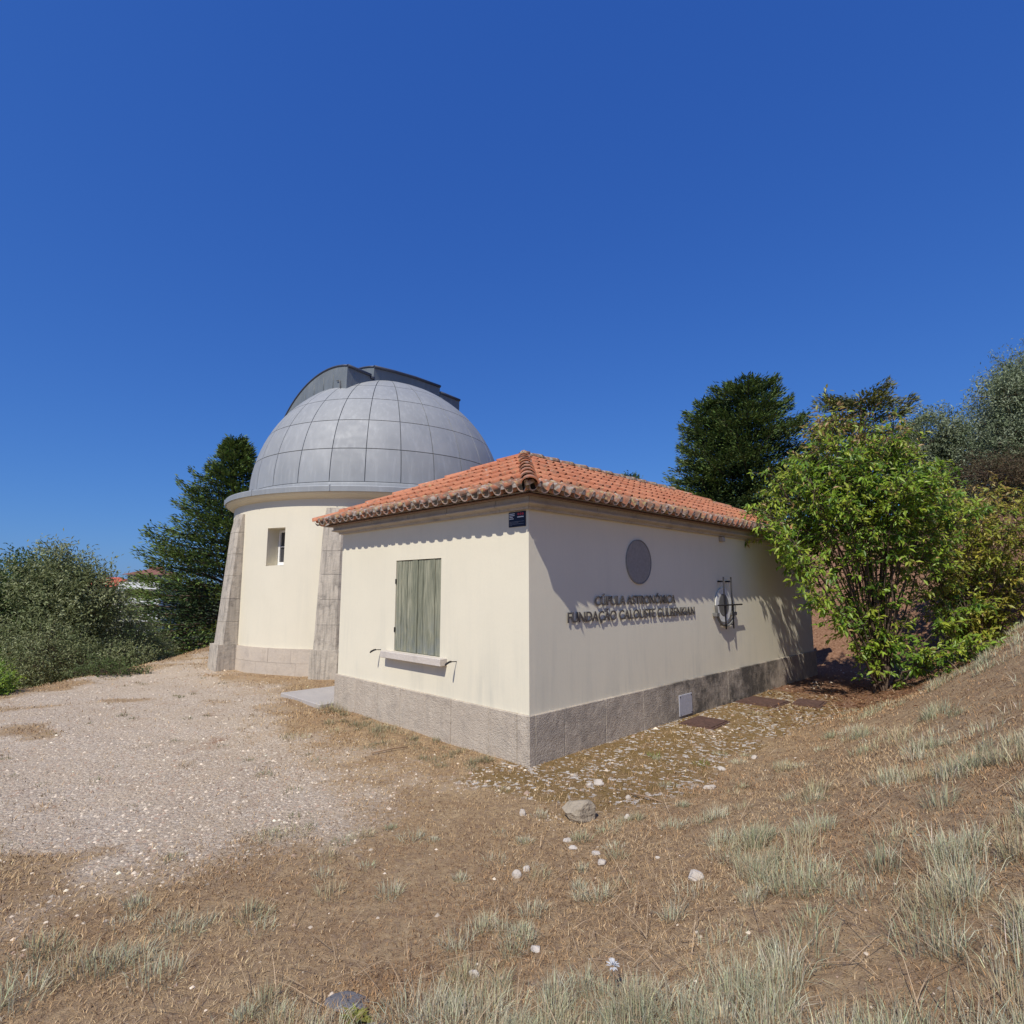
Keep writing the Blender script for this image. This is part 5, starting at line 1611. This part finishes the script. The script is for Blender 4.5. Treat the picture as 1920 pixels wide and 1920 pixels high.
# ------------------------------------------------------------------ stones, sticks, flower
def stone(x, y, sx, sy, sz, label, mat, seed, name='stone', sub=3, cat='stone', group='pale stones lying in the dry grass', sink=0.3):
    r = np.random.default_rng(seed)
    bm = bmesh.new(); bmesh.ops.create_icosphere(bm, subdivisions=sub, radius=1.0)
    # chisel with random planes for a broken-stone outline
    pl_ = [(Vector(d_).normalized(), r.uniform(0.62, 0.92)) for d_ in r.normal(size=(11, 3))]
    for v in bm.verts:
        for d_, h_ in pl_:
            k = v.co.dot(d_)
            if k > h_: v.co -= d_ * (k - h_)
        q = v.co
        v.co *= 1 + 0.035 * math.sin(7 * q.x + seed) * math.sin(6 * q.y) + 0.02 * math.sin(15 * q.z + 3 * q.x)
        v.co = Vector((v.co.x * sx, v.co.y * sy, v.co.z * sz))
    me_ = bm_mesh('stone', bm)
    o = link(name, me_, mat)
    o.location = (x, y, tz(x, y) + sz * (0.62 - sink))
    o.rotation_euler = (0, 0, r.uniform(0, 6.28) if name == 'stone' else 0.1)
    return tag(o, label, cat, group)
stone(0.56, 4.98, 0.155, 0.11, 0.105, 'large lichen-brown rock in the dry grass before the annex corner', M['rock'], 3, 'field_rock', 4, 'rock', None, 0.12)
ST = [(0.09, 5.07, .028, .024, .045, 'upright white stone chip between the annex corner and the brown rock'),
      (0.03, 4.01, .042, .034, .032, 'larger of two pale stones lying together left of the brown rock'),
      (0.10, 4.09, .030, .026, .024, 'smaller of two pale stones lying together left of the brown rock'),
      (0.585, 4.21, .034, .026, .022, 'smooth white stone nearest in front of the brown rock'),
      (0.60, 4.04, .032, .030, .028, 'pale stone just behind the bottom of a row below the brown rock'),
      (0.44, 4.36, .034, .026, .020, 'flat pale stone with a tan edge below the brown rock'),
      (0.41, 4.52, .036, .030, .018, 'grey sunken stone touching the grass right under the brown rock'),
      (0.85, 5.84, .060, .048, .036, 'broken white stone cluster on the moss near the annex corner'),
      (0.76, 5.78, .034, .030, .028, 'small white stone left in the broken cluster near the corner'),
      (1.06, 5.45, .026, .022, .026, 'white stone at the end of the brown stick'),
      (0.95, 4.96, .034, .028, .024, 'square pale stone to the right of the brown rock'),
      (1.06, 3.52, .050, .040, .034, 'tan orange stone low on the grassy bank'),
      (0.12, 3.10, .036, .026, .016, 'grey flat stone in the middle of the lower foreground'),
      (-0.18, 2.98, .030, .024, .020, 'pale square stone near the grey-green tufts at bottom centre'),
      (1.86, 5.62, .070, .045, .030, 'long white stone at the foot of the bank by the moss'),
      (2.2, 6.25, .060, .040, .024, 'flat white stone on the moss halfway to the rusty covers'),
      (2.7, 6.6, .045, .036, .03, 'tan stone at the foot of the bank below the rusty covers'),
      (0.95, 3.95, .016, .014, .010, 'tiny white stone right of the smooth white stone')]
for k, (x, y, a, b, c_, lab) in enumerate(ST):
    stone(x, y, a, b, c_, lab, M['limestone'], 200 + k)
for k, (x, y, a, b, lab) in enumerate(((-0.74, 2.86, .13, .09, 'dark flat paving fragment farthest from the bottom edge'), (-0.60, 2.62, .12, .09, 'dark flat paving fragment beside the yellow-green weed'), (-0.80, 2.52, .12, .10, 'dark flat paving fragment at the bottom edge'))):
    stone(x, y, a, b, 0.016, lab, M['slate'], 300 + k, 'paving_fragment', 3, 'paving stone', 'dark paving fragments in the turf', 0.75)
t = empty('broadleaf_weed', (-0.68, 2.74, tz(-0.68, 2.74)), 0, 'yellow-green rosette weed among the dark paving fragments', 'weed')
n = 26; a = np.linspace(0, 2 * math.pi * 3, n); D = norm(np.stack([np.cos(a), np.sin(a), g1.uniform(0.25, 0.7, n)], -1))
V, F, c = leaves_np(np.zeros((n, 3)), D, np.repeat([[0, 0, 1.0]], n, 0), g1.uniform(0.05, 0.10, n), g1.uniform(0.018, 0.03, n), vary((0.33, 0.33, 0.07), n, 0.2), 0.2)
link('rosette', from_np('rosette', V, F, c), M['leaf'], t)
for x, y, az, ln, lab in ((1.22, 5.40, -0.75, 0.34, 'dark brown stick on the moss before the long wall'),
                          (-1.42, 6.9, 0.6, 0.45, 'thin brown twig on the turf before the short wall')):
    bm = bmesh.new(); z = tz(x, y) + 0.02
    d = Vector((math.cos(az), math.sin(az), 0.0)) * ln * 0.5
    tube(bm, [-d, d * 0.1 + Vector((0, 0, 0.012)), d], [0.009, 0.008, 0.005], 6)
    o = link('stick', bm_mesh('stick', bm), M['straw']); o.location = (x, y, z); tag(o, lab, 'stick', 'sticks on the ground')
t = empty('wild_flower', (0.42, 2.58, tz(0.42, 2.58)), 0, 'white flower head at the bottom edge of the bank', 'flower')
bm = bmesh.new(); tube(bm, [(0, 0, -0.02), (0.005, 0, 0.06), (0.0, 0.01, 0.115)], [0.003, 0.0025, 0.002], 5); link('stem', bm_mesh('stem', bm), M['straw'], t)
n = 40; D = norm(np.abs(rdirs(n, g1)) * np.array([[1, 1, 0.6]]) * np.sign(g1.normal(size=(n, 3)) * np.array([[1, 1, 0]]) + np.array([[0, 0, 1e-3]])))
V, F, c = leaves_np(np.array([[0, 0.01, 0.115]]) + D * 0.006, D, np.repeat([[0, 0, 1.0]], n, 0), np.full(n, 0.026), np.full(n, 0.009), np.full((n, 3), 0.78), 0.1)
link('petals', from_np('petals', V, F, c), M['leaf_matte'], t)
